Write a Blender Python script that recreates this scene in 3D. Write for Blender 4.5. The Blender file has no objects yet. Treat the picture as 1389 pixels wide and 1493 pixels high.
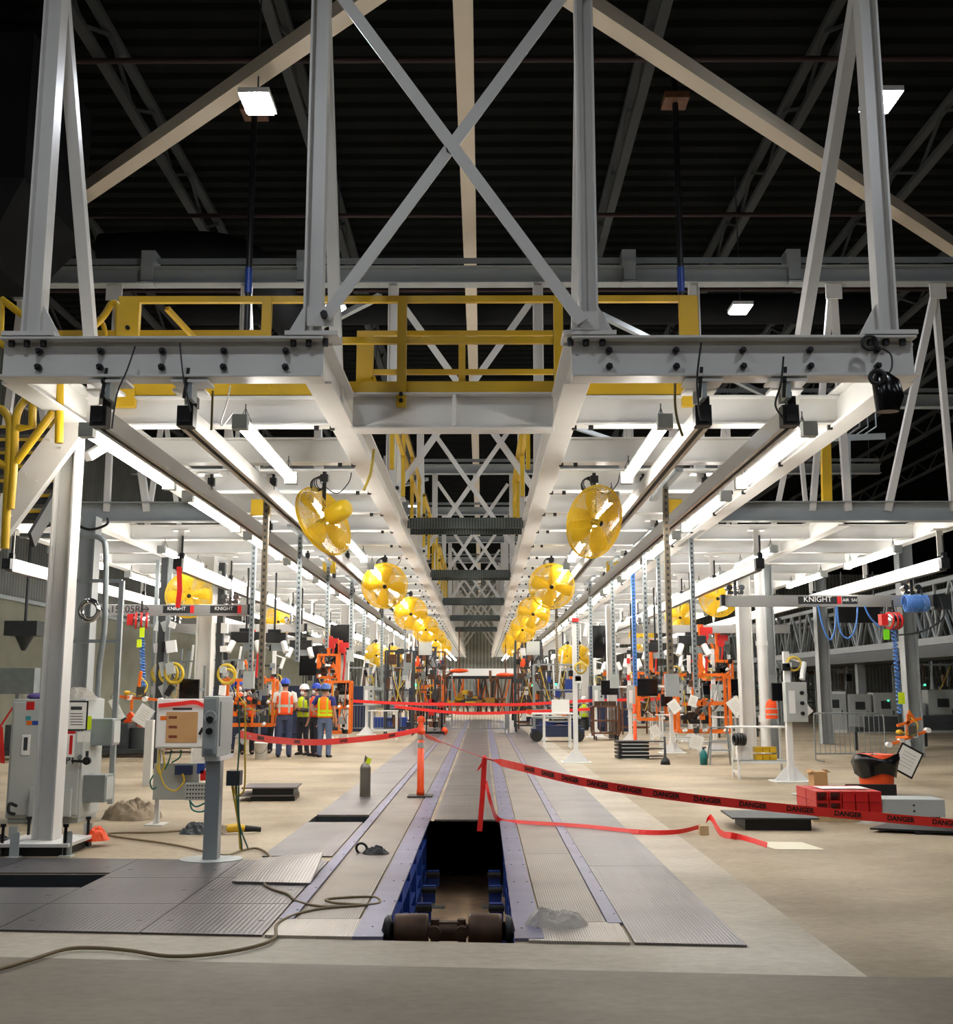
import bpy, bmesh, math, random
from mathutils import Vector as V, Matrix, Quaternion, noise
PI = math.pi
C = bpy.context.scene.collection
F, CX, CY, H = 1580.0, 694.5, 746.5, 1.62
PITCH = math.radians(9.3)
YAW = math.atan(8.5 / F * math.cos(PITCH))
# ---- where a line of sight of the photograph meets a plane of the hall (used to read real positions) ----
def ray(u, v):
    a, c = (u - CX) / F, -(v - CY) / F
    y = math.cos(PITCH) - c * math.sin(PITCH); z = math.sin(PITCH) + c * math.cos(PITCH)
    return V((a * math.cos(YAW) - y * math.sin(YAW), a * math.sin(YAW) + y * math.cos(YAW), z))
def P(u, v, Y):
    d = ray(u, v); t = Y / d.y
    return V((d.x * t, Y, H + d.z * t))
def G(u, v, z=0.0):
    d = ray(u, v); t = (z - H) / d.z
    return V((d.x * t, d.y * t, z))
# ---- materials ----
def lin(c):
    return tuple(((x / 255) / 12.92 if x <= 10 else ((x / 255 + .055) / 1.055) ** 2.4) for x in c) + (1,)
MATS = {}
def mat(name, rgb, rough=.5, metal=0.0, var=0.0, scale=6.0, emit=None, strength=0, alpha=1, bump=0, spec=.5, trans=0, detail=4, var2=None):
    if name in MATS: return MATS[name]
    m = bpy.data.materials.new(name); m.use_nodes = True; nt = m.node_tree; N = nt.nodes; b = N['Principled BSDF']
    b.inputs['Base Color'].default_value = lin(rgb); b.inputs['Roughness'].default_value = rough; b.inputs['Metallic'].default_value = metal
    b.inputs['Specular IOR Level'].default_value = spec
    if alpha < 1: b.inputs['Alpha'].default_value = alpha
    if trans: b.inputs['Transmission Weight'].default_value = trans
    if emit: b.inputs['Emission Color'].default_value = lin(emit); b.inputs['Emission Strength'].default_value = strength
    if var:
        tc = N.new('ShaderNodeTexCoord'); nz = N.new('ShaderNodeTexNoise'); nz.inputs['Scale'].default_value = scale; nz.inputs['Detail'].default_value = detail
        nt.links.new(tc.outputs['Object'], nz.inputs['Vector'])
        rp = N.new('ShaderNodeValToRGB'); rp.color_ramp.elements[0].position = .32; rp.color_ramp.elements[1].position = .68
        l = lin(rgb); dk = lin(var2) if var2 else tuple(x * (1 - var) for x in l[:3]) + (1,)
        rp.color_ramp.elements[0].color = dk; rp.color_ramp.elements[1].color = tuple(min(1, x * (1 + var * .35)) for x in l[:3]) + (1,)
        nt.links.new(nz.outputs['Fac'], rp.inputs['Fac']); nt.links.new(rp.outputs['Color'], b.inputs['Base Color'])
        if bump:
            bp = N.new('ShaderNodeBump'); bp.inputs['Strength'].default_value = bump; bp.inputs['Distance'].default_value = .02
            nt.links.new(nz.outputs['Fac'], bp.inputs['Height']); nt.links.new(bp.outputs['Normal'], b.inputs['Normal'])
    MATS[name] = m
    return m
def striped(name, rgb, rgb2, axis, freq, rough=.45, metal=.5, bump=.4, seam=None, blotch=.25):
    """metal or cladding with fine ridges running across the axis"""
    m = bpy.data.materials.new(name); m.use_nodes = True; nt = m.node_tree; N = nt.nodes; L = nt.links; b = N['Principled BSDF']
    b.inputs['Roughness'].default_value = rough; b.inputs['Metallic'].default_value = metal
    g = N.new('ShaderNodeNewGeometry'); w = N.new('ShaderNodeTexWave'); w.wave_type = 'BANDS'; w.bands_direction = axis
    w.inputs['Scale'].default_value = freq; L.new(g.outputs['Position'], w.inputs['Vector'])
    mx = N.new('ShaderNodeMix'); mx.data_type = 'RGBA'; mx.inputs[6].default_value = lin(rgb); mx.inputs[7].default_value = lin(rgb2)
    L.new(w.outputs['Fac'], mx.inputs[0])
    nz = N.new('ShaderNodeTexNoise'); nz.inputs['Scale'].default_value = 1.3; nz.inputs['Detail'].default_value = 6; L.new(g.outputs['Position'], nz.inputs['Vector'])
    rp = N.new('ShaderNodeValToRGB'); rp.color_ramp.elements[0].position = .3; rp.color_ramp.elements[1].position = .7
    k = 1 - blotch; rp.color_ramp.elements[0].color = (k, k, k, 1); rp.color_ramp.elements[1].color = (1.15, 1.12, 1.1, 1)
    L.new(nz.outputs['Fac'], rp.inputs['Fac'])
    m2 = N.new('ShaderNodeMix'); m2.data_type = 'RGBA'; m2.blend_type = 'MULTIPLY'; m2.inputs[0].default_value = 1
    L.new(mx.outputs[2], m2.inputs[6]); L.new(rp.outputs['Color'], m2.inputs[7]); L.new(m2.outputs[2], b.inputs['Base Color'])
    bp = N.new('ShaderNodeBump'); bp.inputs['Strength'].default_value = bump; bp.inputs['Distance'].default_value = .01
    L.new(w.outputs['Fac'], bp.inputs['Height']); L.new(bp.outputs['Normal'], b.inputs['Normal'])
    MATS[name] = m
    return m
def concrete(name, rgb, rgb2, sc=.35, rough=.6):
    m = bpy.data.materials.new(name); m.use_nodes = True; nt = m.node_tree; N = nt.nodes; L = nt.links; b = N['Principled BSDF']
    b.inputs['Roughness'].default_value = rough; b.inputs['Specular IOR Level'].default_value = .35
    g = N.new('ShaderNodeNewGeometry')
    mp = N.new('ShaderNodeMapping'); mp.inputs['Scale'].default_value = (1, 1.6, 1); L.new(g.outputs['Position'], mp.inputs['Vector'])
    n1 = N.new('ShaderNodeTexNoise'); n1.inputs['Scale'].default_value = sc; n1.inputs['Detail'].default_value = 8; n1.inputs['Roughness'].default_value = .62
    n2 = N.new('ShaderNodeTexNoise'); n2.inputs['Scale'].default_value = 9; n2.inputs['Detail'].default_value = 8; n2.inputs['Roughness'].default_value = .7
    L.new(mp.outputs['Vector'], n1.inputs['Vector']); L.new(mp.outputs['Vector'], n2.inputs['Vector'])
    rp = N.new('ShaderNodeValToRGB'); rp.color_ramp.elements[0].position = .36; rp.color_ramp.elements[1].position = .62
    rp.color_ramp.elements[0].color = lin(rgb2); rp.color_ramp.elements[1].color = lin(rgb); L.new(n1.outputs['Fac'], rp.inputs['Fac'])
    r2 = N.new('ShaderNodeValToRGB'); r2.color_ramp.elements[0].position = .3; r2.color_ramp.elements[1].position = .75
    r2.color_ramp.elements[0].color = (.8, .8, .8, 1); r2.color_ramp.elements[1].color = (1.12, 1.12, 1.12, 1); L.new(n2.outputs['Fac'], r2.inputs['Fac'])
    mx = N.new('ShaderNodeMix'); mx.data_type = 'RGBA'; mx.blend_type = 'MULTIPLY'; mx.inputs[0].default_value = 1
    L.new(rp.outputs['Color'], mx.inputs[6]); L.new(r2.outputs['Color'], mx.inputs[7]); L.new(mx.outputs[2], b.inputs['Base Color'])
    bp = N.new('ShaderNodeBump'); bp.inputs['Strength'].default_value = .08; bp.inputs['Distance'].default_value = .01
    L.new(n2.outputs['Fac'], bp.inputs['Height']); L.new(bp.outputs['Normal'], b.inputs['Normal'])
    MATS[name] = m
    return m
white = mat('white painted steel', (214, 212, 207), .42, 0, .06, 1.5)
whiteb = mat('white bright enamel', (232, 232, 230), .35)
greyst = mat('grey painted steel', (150, 155, 155), .45, 0, .08, 2)
ltgrey = mat('pale grey enclosure paint', (178, 183, 180), .45, 0, .05, 3)
dkgrey = mat('dark grey steel', (62, 66, 68), .5, .3, .15, 4)
black = mat('black rubber', (18, 18, 19), .5)
blackm = mat('black steel', (30, 30, 32), .45, .4)
yellow = mat('safety yellow paint', (205, 165, 20), .42, 0, .08, 3)
fanyel = mat('fan yellow paint', (244, 204, 40), .38)
orange = mat('orange paint', (226, 108, 20), .42)
vorange = mat('vivid orange plastic', (242, 82, 22), .45)
red = mat('red plastic', (196, 28, 26), .45)
tapered = mat('red tape film', (238, 52, 46), .35)
ink = mat('black print', (34, 12, 12), .5)
blue = mat('blue paint', (30, 62, 140), .45)
navy = mat('dark navy paint', (30, 42, 74), .5, 0, .2, 4)
hose = mat('blue hose', (70, 120, 190), .35)
teal = mat('teal plastic', (22, 110, 110), .4)
paper = mat('white paper', (236, 234, 228), .7)
card = mat('brown cardboard', (190, 148, 100), .8, 0, .1, 5)
wood = mat('raw pine', (196, 170, 130), .8, 0, .15, 8)
alu = mat('brushed aluminium', (178, 176, 172), .32, .75)
galv = mat('galvanised steel', (150, 158, 160), .4, .6, .1, 6)
chrome = mat('bright chrome', (200, 200, 200), .18, 1)
purple = mat('bluish primer steel', (116, 115, 142), .42, .3, .18, 2.5)
rust = mat('worn brown steel', (88, 66, 52), .5, .6, .4, 7)
lens = mat('lamp diffuser', (255, 255, 255), .4, emit=(255, 250, 242), strength=42)
hilens = mat('high bay diffuser', (255, 255, 255), .4, emit=(240, 246, 255), strength=215)
green = mat('green tag', (120, 220, 20), .6)
hivis = mat('hi vis yellow', (205, 230, 20), .6)
hiora = mat('hi vis orange', (250, 84, 24), .6)
silverr = mat('reflective silver tape', (176, 176, 168), .4)
skin = mat('skin', (186, 132, 104), .55)
denim = mat('blue denim', (92, 108, 138), .85, 0, .2, 20)
dkcloth = mat('dark trousers', (40, 42, 52), .85, 0, .15, 20)
jean2 = mat('navy jeans', (56, 64, 90), .85, 0, .15, 20)
shirtw = mat('pale shirt', (206, 200, 192), .8)
shirtn = mat('navy shirt', (36, 40, 110), .8)
shirtd = mat('charcoal shirt', (62, 56, 58), .8)
helmb = mat('blue helmet shell', (28, 66, 180), .3)
helml = mat('light blue helmet shell', (44, 130, 214), .3)
helmw = mat('white helmet shell', (236, 236, 234), .3)
helmg = mat('grey helmet shell', (120, 112, 108), .35)
hair = mat('dark hair', (34, 26, 22), .8)
tan = mat('tan tarpaulin', (150, 134, 112), .85, 0, .2, 6, bump=.3)
clear = mat('clear plastic film', (225, 222, 215), .25, 0, alpha=.45)
sheetm = mat('crumpled plastic sheet', (206, 200, 190), .35, 0, .12, 9, bump=.6, alpha=.6)
cream = mat('cream block paint', (132, 132, 116), .8, 0, .12, 1.2)
brown = mat('brown rusted steel', (110, 72, 48), .6, .3, .3, 6)
cordm = mat('tan rubber cord', (120, 102, 72), .6)
gcord = mat('green cable', (60, 110, 90), .5)
ycord = mat('yellow cable', (206, 176, 50), .5)
screen = mat('dark monitor glass', (14, 15, 18), .15)
ledg = mat('green indicator', (40, 220, 130), .4, emit=(60, 255, 160), strength=4)
roofm = mat('dark roof paint', (27, 28, 27), 1, 0, .12, .6, spec=0.0)
joistm = mat('joist grey paint', (64, 66, 66), .8, 0, .12, .6, spec=.1)
ductm = mat('dark duct steel', (28, 29, 30), .9, 0, .2, 1, spec=.1)
floorm = concrete('worn concrete', (184, 168, 142), (152, 136, 112))
floord = concrete('old grey concrete', (150, 138, 120), (122, 110, 96), .3)
floorl = concrete('pale new concrete', (196, 186, 168), (172, 161, 142), .5)
pitc = concrete('pit concrete', (196, 170, 138), (150, 126, 100), .9)
ribx = striped('ribbed track plate', (146, 138, 130), (116, 110, 103), 'X', 17, .42, .5, .18)
riby = striped('ribbed walkway plate', (128, 124, 124), (110, 106, 107), 'X', 13, .38, .55, .15)
plx = striped('dark tread plate', (99, 97, 100), (87, 85, 88), 'X', 9.0, .34, .55, .2)
silvp = striped('bare aluminium tread', (178, 172, 164), (156, 150, 142), 'X', 19.0, .36, .45, .2)
loosep = striped('scuffed loose plate', (166, 162, 160), (142, 138, 136), 'X', 11.0, .3, .6, .2)
clad = striped('corrugated wall cladding', (104, 108, 102), (70, 74, 70), 'Y', 1.6, .6, .1, .8)
cladx = striped('corrugated end cladding', (168, 172, 164), (120, 124, 118), 'X', 1.0, .6, .1, .8)
grat = striped('dark walkway grating', (92, 100, 98), (52, 58, 58), 'X', 6.0, .5, .4)
tread = mat('dark stair tread', (58, 58, 56), .6, .2)

# ---- mesh builder ----
class B:
    """collects boxes, bars, tubes and lofts, linked by out() as one mesh object; w=1: coordinates are the hall's, else the parent's own"""
    def __init__(s, par=None, w=0):
        s.par = par; s.o = V((0, 0, 0)); q = par
        while q is not None and w: s.o = s.o + q.location; q = q.parent
        s.v = []; s.f = []; s.sm = []; s.mi = []; s.k = 0
    def add(s, vs, fs, smooth=False):
        n = len(s.v); s.v += [V(p) - s.o for p in vs]
        for f in fs: s.f.append([i + n for i in f]); s.sm.append(smooth); s.mi.append(s.k)
        return s
    def box(s, x0, x1, y0, y1, z0, z1):
        return s.add([(x0, y0, z0), (x1, y0, z0), (x1, y1, z0), (x0, y1, z0), (x0, y0, z1), (x1, y0, z1), (x1, y1, z1), (x0, y1, z1)],
                     [(3, 2, 1, 0), (4, 5, 6, 7), (0, 1, 5, 4), (1, 2, 6, 5), (2, 3, 7, 6), (3, 0, 4, 7)])
    def cb(s, c, d, m=None):
        c = V(c); d = V(d) / 2
        vs = [V((a * d.x, b * d.y, e * d.z)) for e in (-1, 1) for a, b in ((-1, -1), (1, -1), (1, 1), (-1, 1))]
        if m is not None: vs = [m @ p for p in vs]
        return s.add([c + p for p in vs], [(3, 2, 1, 0), (4, 5, 6, 7), (0, 1, 5, 4), (1, 2, 6, 5), (2, 3, 7, 6), (3, 0, 4, 7)])
    def fr(s, p, q, up=None):
        p, q = V(p), V(q); d = (q - p).normalized()
        u = V(up) if up is not None else (V((0, 0, 1)) if abs(d.z) < .95 else V((0, 1, 0)))
        a = d.cross(u).normalized(); u = a.cross(d).normalized()
        return p, q, a, u
    def bar(s, p, q, w, h, up=None, off=(0, 0)):
        p, q, a, u = s.fr(p, q, up); p = p + a * off[0] + u * off[1]; q = q + a * off[0] + u * off[1]
        vs = [e + a * (i * w / 2) + u * (j * h / 2) for e in (p, q) for i, j in ((-1, -1), (1, -1), (1, 1), (-1, 1))]
        return s.add(vs, [(0, 1, 2, 3), (7, 6, 5, 4), (4, 5, 1, 0), (5, 6, 2, 1), (6, 7, 3, 2), (7, 4, 0, 3)])
    def ib(s, p, q, h, w, tf=.02, tw=.014, up=None):
        s.bar(p, q, w, tf, up, (0, h / 2 - tf / 2)); s.bar(p, q, w, tf, up, (0, -h / 2 + tf / 2)); return s.bar(p, q, tw, h - 2 * tf, up)
    def ang(s, p, q, a, t=.012, up=None):
        s.bar(p, q, a, t, up, (0, a / 2)); return s.bar(p, q, t, a, up, (a / 2, 0))
    def path(s, pts, r, n=8, cap=True, smooth=True):
        pts = [V(p) for p in pts]; m = len(pts); rs = r if isinstance(r, (list, tuple)) else [r] * m
        t0 = (pts[1] - pts[0]).normalized(); u = t0.orthogonal().normalized(); vs = []
        for i, p in enumerate(pts):
            t = (pts[min(i + 1, m - 1)] - pts[max(i - 1, 0)])
            t = t.normalized() if t.length > 1e-9 else t0
            u = (u - t * u.dot(t)); u = u.normalized() if u.length > 1e-6 else t.orthogonal().normalized(); w = t.cross(u)
            rr = rs[i]; ra, rb = rr if isinstance(rr, tuple) else (rr, rr)
            vs += [p + u * (ra * math.cos(2 * PI * k / n)) + w * (rb * math.sin(2 * PI * k / n)) for k in range(n)]
        fs = [(i * n + k, i * n + (k + 1) % n, (i + 1) * n + (k + 1) % n, (i + 1) * n + k) for i in range(m - 1) for k in range(n)]
        s.add(vs, fs, smooth)
        if cap:
            s.add(vs[:n], [tuple(reversed(range(n)))]); s.add(vs[-n:], [tuple(range(n))])
        return s
    def cyl(s, p, q, r, r2=None, n=16): return s.path([p, q], [r, r if r2 is None else r2], n)
    def loft(s, rings, n=16, cap=True):
        """rings: (x, y, z, rx, ry), flat ellipses"""
        vs = [(x + a * math.cos(2 * PI * k / n), y + b * math.sin(2 * PI * k / n), z) for x, y, z, a, b in rings for k in range(n)]
        m = len(rings); fs = [(i * n + k, i * n + (k + 1) % n, (i + 1) * n + (k + 1) % n, (i + 1) * n + k) for i in range(m - 1) for k in range(n)]
        s.add(vs, fs, True)
        if cap: s.add(vs[:n], [tuple(reversed(range(n)))]); s.add(vs[-n:], [tuple(range(n))])
        return s
    def ring(s, c, ax, R, r, n=40, m=6):
        c = V(c); ax = V(ax).normalized(); a = ax.orthogonal().normalized(); b = ax.cross(a); vs = []
        for i in range(n):
            t = 2 * PI * i / n; d = a * math.cos(t) + b * math.sin(t)
            vs += [c + d * (R + r * math.cos(2 * PI * k / m)) + ax * (r * math.sin(2 * PI * k / m)) for k in range(m)]
        return s.add(vs, [(i * m + k, ((i + 1) % n) * m + k, ((i + 1) % n) * m + (k + 1) % m, i * m + (k + 1) % m) for i in range(n) for k in range(m)], True)
    def lathe(s, prof, c=(0, 0, 0), ax=(0, 0, 1), n=20):
        c = V(c); ax = V(ax).normalized(); a = ax.orthogonal().normalized(); b = ax.cross(a)
        vs = [c + ax * z + (a * math.cos(2 * PI * k / n) + b * math.sin(2 * PI * k / n)) * r for r, z in prof for k in range(n)]
        m = len(prof)
        return s.add(vs, [(i * n + k, i * n + (k + 1) % n, (i + 1) * n + (k + 1) % n, (i + 1) * n + k) for i in range(m - 1) for k in range(n)], True)
    def sph(s, c, r, n=14, m=8):
        rx, ry, rz = r if isinstance(r, (tuple, list)) else (r, r, r)
        vs = [(c[0] + rx * math.sin(PI * i / m) * math.cos(2 * PI * k / n), c[1] + ry * math.sin(PI * i / m) * math.sin(2 * PI * k / n), c[2] + rz * math.cos(PI * i / m)) for i in range(m + 1) for k in range(n)]
        return s.add(vs, [(i * n + k, (i + 1) * n + k, (i + 1) * n + (k + 1) % n, i * n + (k + 1) % n) for i in range(m) for k in range(n)], True)
    def slab(s, pts, z0, z1):
        """a plate over a ground polygon (x, y)"""
        n = len(pts); vs = [(x, y, z0) for x, y in pts] + [(x, y, z1) for x, y in pts]
        return s.add(vs, [tuple(reversed(range(n))), tuple(range(n, 2 * n))] + [(i, (i + 1) % n, n + (i + 1) % n, n + i) for i in range(n)])
    def ribbon(s, pts, w, up=(0, 0, 1), t=.002, tw=None):
        """a flat tape through points, width w along up"""
        pts = [V(p) for p in pts]; n = len(pts); vs = []
        for i, p in enumerate(pts):
            u = V(up).normalized()
            if tw: u = Matrix.Rotation(tw[i], 3, (pts[min(i + 1, n - 1)] - pts[max(i - 1, 0)]).normalized()) @ u
            d = (pts[min(i + 1, n - 1)] - pts[max(i - 1, 0)]).normalized(); nn = d.cross(u).normalized() * (t / 2)
            vs += [p - u * w / 2 - nn, p + u * w / 2 - nn, p + u * w / 2 + nn, p - u * w / 2 + nn]
        fs = [(4 * i + k, 4 * i + (k + 1) % 4, 4 * i + 4 + (k + 1) % 4, 4 * i + 4 + k) for i in range(n - 1) for k in range(4)] + [(0, 3, 2, 1), (4 * n - 4, 4 * n - 3, 4 * n - 2, 4 * n - 1)]
        return s.add(vs, fs)
    def out(s, name, m, label=None, par='same', bevel=0, loc=None):
        me = bpy.data.meshes.new(name); me.from_pydata([tuple(p) for p in s.v], [], s.f)
        ms = m if isinstance(m, list) else [m]
        for x in ms: me.materials.append(x)
        me.polygons.foreach_set('use_smooth', s.sm); me.polygons.foreach_set('material_index', s.mi); me.update()
        bm = bmesh.new(); bm.from_mesh(me); bmesh.ops.recalc_face_normals(bm, faces=bm.faces); bm.to_mesh(me); bm.free()
        o = bpy.data.objects.new(name, me); C.objects.link(o)
        p = s.par if par == 'same' else par
        if p is not None: o.parent = p
        if loc is not None: o.location = loc
        if label: o['label'] = label
        if bevel:
            b = o.modifiers.new('edge', 'BEVEL'); b.width = bevel; b.segments = 2; b.limit_method = 'ANGLE'
        return o
def T(name, label, cat, loc=(0, 0, 0), rz=0, group=None):
    o = bpy.data.objects.new(name, None); C.objects.link(o); o.location = loc; o.rotation_euler = (0, 0, rz)
    o.empty_display_size = .1
    o['label'] = label; o['category'] = cat
    if group: o['group'] = group
    return o
def tag(o, label, cat, group=None, kind=None):
    o['label'] = label; o['category'] = cat
    if group: o['group'] = group
    if kind: o['kind'] = kind
    return o
def st(o):
    o['kind'] = 'structure'; return o
def solo(b, name, m, label, cat, group=None, bevel=0):
    """one-mesh thing built in hall coordinates, its origin moved to the middle of its base"""
    lo = V([min(p[i] for p in b.v) for i in range(3)]); hi = V([max(p[i] for p in b.v) for i in range(3)]); c = V(((lo.x + hi.x) / 2, (lo.y + hi.y) / 2, lo.z))
    b.v = [p - c for p in b.v]
    return tag(b.out(name, m, bevel=bevel, loc=c), label, cat, group)
def dup(root, loc, rz=0, label=None, group=None):
    r = root.copy(); C.objects.link(r); r.location = loc; r.rotation_euler = (root.rotation_euler[0], root.rotation_euler[1], rz)
    if label: r['label'] = label
    if group: r['group'] = group
    def kids(src, dst):
        for ch in list(src.children):
            c = ch.copy(); C.objects.link(c); c.parent = dst; kids(ch, c)
    kids(root, r)
    return r
ORD = 'first second third fourth fifth sixth seventh eighth ninth tenth eleventh twelfth thirteenth fourteenth fifteenth sixteenth seventeenth eighteenth nineteenth twentieth'.split()
def ordn(i):
    if i < 20: return ORD[i]
    t = {20: 'twenty', 30: 'thirty', 40: 'forty'}[i // 10 * 10]
    return {20: 'twentieth', 30: 'thirtieth', 40: 'fortieth'}[(i + 1) // 10 * 10] if (i + 1) % 10 == 0 else {20: 'twenty', 30: 'thirty', 40: 'forty'}[(i + 1) // 10 * 10] + '-' + ORD[(i + 1) % 10 - 1]
def text_mesh(par, s, size, m, loc, rot=(PI / 2, 0, 0), name='lettering', bold=0):
    cu = bpy.data.curves.new('lettering', 'FONT'); cu.body = s; cu.size = size; cu.extrude = .0008; cu.align_x = 'CENTER'; cu.align_y = 'CENTER'; cu.offset = bold
    t = bpy.data.objects.new('tmp', cu); me = bpy.data.meshes.new_from_object(t); bpy.data.objects.remove(t)
    o = bpy.data.objects.new(name, me); C.objects.link(o); me.materials.clear(); me.materials.append(m); o.parent = par; o.location = loc; o.rotation_euler = rot
    return o
def catenary(p, q, sag, n=14):
    p, q = V(p), V(q)
    return [p.lerp(q, i / n) - V((0, 0, sag * 4 * (i / n) * (1 - i / n))) for i in range(n + 1)]
def smooth_pts(pts, k=6):
    pts = [V(p) for p in pts]; out = []
    for i in range(len(pts) - 1):
        a, b, c, d = pts[max(i - 1, 0)], pts[i], pts[i + 1], pts[min(i + 2, len(pts) - 1)]
        for j in range(k):
            t = j / k; out.append(.5 * ((2 * b) + (c - a) * t + (2 * a - 5 * b + 4 * c - d) * t * t + (3 * b - a - 3 * c + d) * t ** 3))
    return out + [pts[-1]]
rnd = random.Random(7)
# ================= the setting =================
DE = 96.0                                   # where the overhead steel ends
LXO, LXI, RXI, RXO = -4.3, -1.5, .87, 3.85   # long beams of the two decks
ZB, ZT = 4.39, 4.77
ZM = (ZB + ZT) / 2
PX0, PX1, PY0, PY1 = -.66, .21, 7.37, 13.97  # the open pit
HY = [9.5, 18.0, 26.4, 34.8, 43.2, 51.6, 60.0, 68.4, 76.8, 85.2]
def sk(x): return -.085 * (max(-4.5, min(2.4, x)) - .2)
def build_floor():
    b = B()
    xs = [-40, -14, -4.42, -3.3, -2.16, -1.45, PX0, PX1, 1.70, 2.2, 14, 45]
    ys = [-14, 6.72, 7.37, 9.3, 9.98, 13.74, 13.97, 14.48, 99]
    holes = [(PX0, PX1, 7.37, 13.97), (-2.16, -1.45, 13.74, 14.48)]
    def pt(x, y): return (x, y + (sk(x) if y < 8 and y > 0 else 0), 0)
    left_hole = (-4.42, -3.3, 9.3, 9.98)
    for i in range(len(xs) - 1):
        for j in range(len(ys) - 1):
            x0, x1, y0, y1 = xs[i], xs[i + 1], ys[j], ys[j + 1]
            cx, cy = (x0 + x1) / 2, (y0 + y1) / 2
            if any(h[0] < cx < h[1] and h[2] < cy < h[3] for h in holes + [left_hole]): continue
            b.k = 0
            if cy < 6.72: b.k = 1
            elif 1.7 < cx < 2.2 or (6.72 < cy < 7.37 and -14 < cx < 2.2): b.k = 2
            b.add([pt(x0, y0), pt(x1, y0), pt(x1, y1), pt(x0, y1)], [(0, 1, 2, 3)])
    st(b.out('floor', [floorm, floord, floorl]))
    def pit(n, x0, x1, y0, y1, d, m):
        q = B()
        q.add([(x0, y0, -d), (x1, y0, -d), (x1, y1, -d), (x0, y1, -d)], [(0, 1, 2, 3)])
        q.add([(x0, y0, -d), (x0, y0, 0), (x0, y1, 0), (x0, y1, -d)], [(0, 1, 2, 3)]); q.add([(x1, y0, -d), (x1, y0, 0), (x1, y1, 0), (x1, y1, -d)], [(0, 1, 2, 3)])
        q.add([(x0, y0, -d), (x1, y0, -d), (x1, y0, 0), (x0, y0, 0)], [(0, 1, 2, 3)]); q.add([(x0, y1, -d), (x1, y1, -d), (x1, y1, 0), (x0, y1, 0)], [(0, 1, 2, 3)])
        st(q.out(n, m))
    q = B()
    a, d = PX0 - .25, PX1 + .25
    q.add([(a, 7.30, -.95), (d, 7.30, -.95), (d, 20, -.95), (a, 20, -.95)], [(0, 1, 2, 3)])
    for x in (a, d): q.add([(x, 7.3, -.95), (x, 7.3, -.02), (x, 20, -.02), (x, 20, -.95)], [(0, 1, 2, 3)])
    for y in (7.3, 20): q.add([(a, y, -.95), (d, y, -.95), (d, y, -.02), (a, y, -.02)], [(0, 1, 2, 3)])
    st(q.out('floor_pit', pitc))
    pit('floor_recess', -2.16, -1.45, 13.74, 14.48, .5, dkgrey); pit('floor_recess', -4.42, -3.3, 9.3, 9.98, .6, dkgrey)
build_floor()
def shell():
    RX, LX, FY, BY, RZ = 45, -14, -14, 99, 12.0
    b = B()                                   # ribbed roof deck, its ribs running across the hall
    y, n, prof = FY, 0, []
    while y < BY:
        prof += [(y, RZ), (y + .22, RZ), (y + .27, RZ + .09), (y + .43, RZ + .09)]; y += .48
    vs = [(x, yy, z) for x in (-45, 45) for yy, z in prof]; k = len(prof)
    b.add(vs, [(i, i + 1, k + i + 1, k + i) for i in range(k - 1)])
    st(b.out('ceiling', roofm))
    b = B(); b.box(LX - .3, LX, FY, BY, 0, 4.3); st(b.out('wall_left', cream))
    b = B(); b.box(LX - .3, LX + .04, FY, BY, 4.3, RZ); st(b.out('wall_left_cladding', clad))
    b = B(); b.box(LX, LX + .1, FY, BY, 4.22, 4.34); st(b.out('trim_1', galv))
    b = B(); b.box(-45, 45, BY, BY + .3, 0, RZ); st(b.out('wall_back', cladx))
    b = B(); b.box(45, 45.3, FY, BY, 0, RZ); st(b.out('wall_right', dkgrey))
    b = B(); b.box(-45, 45, FY - .3, FY, 0, RZ); st(b.out('wall_front', dkgrey))
    b = B(); b.box(LX - .02, LX + .06, 30.2, 31.3, 0, 2.2); st(b.out('door_1', galv))
shell()
# ---- roof steel ----
JX = [-11.6, -8.75, -5.9, -3.06, 2.62, 5.43, 8.3, 11.1, 14, 17, 20]
for i, x in enumerate(JX):
    t = T('roof_joist', 'dark roof joist under the ribbed roof, ' + ordn(i) + ' from the left', 'joist', (x, -2, 11.2), group='roof joists')
    b = B(t, 1); b.bar((x, -2, 11.25), (x, 98, 11.25), .16, .1); b.out('bottom_chord', joistm)
    b = B(t, 1); b.bar((x, -2, 11.93), (x, 98, 11.93), .16, .1); b.out('top_chord', joistm)
    b = B(t, 1)
    for k in range(42):
        y = -2 + k * 2.37; b.bar((x, y, 11.3), (x, y + 1.18, 11.9), .05, .05); b.bar((x, y + 1.18, 11.9), (x, y + 2.37, 11.3), .05, .05)
    b.out('web_lattice', joistm)
beige = mat('beige roof steel', (196, 184, 164), .5)
b = B(); b.ib((-.22, 4, 9.62), (-.22, 98, 9.62), .3, .23); solo(b, 'roof_beam', beige, 'long beige roof beam running down the middle of the hall', 'beam')
for nm, a, e in (('left', (-.3, 10.55, 9.66), (-6.95, 17.1, 9.66)), ('right', (-.1, 10.45, 9.66), (9.6, 19.85, 9.66))):
    b = B(); b.bar(a, e, .24, .2); solo(b, 'roof_brace', beige, 'beige diagonal roof brace slanting down to the ' + nm + ' in the photo', 'brace')
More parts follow.
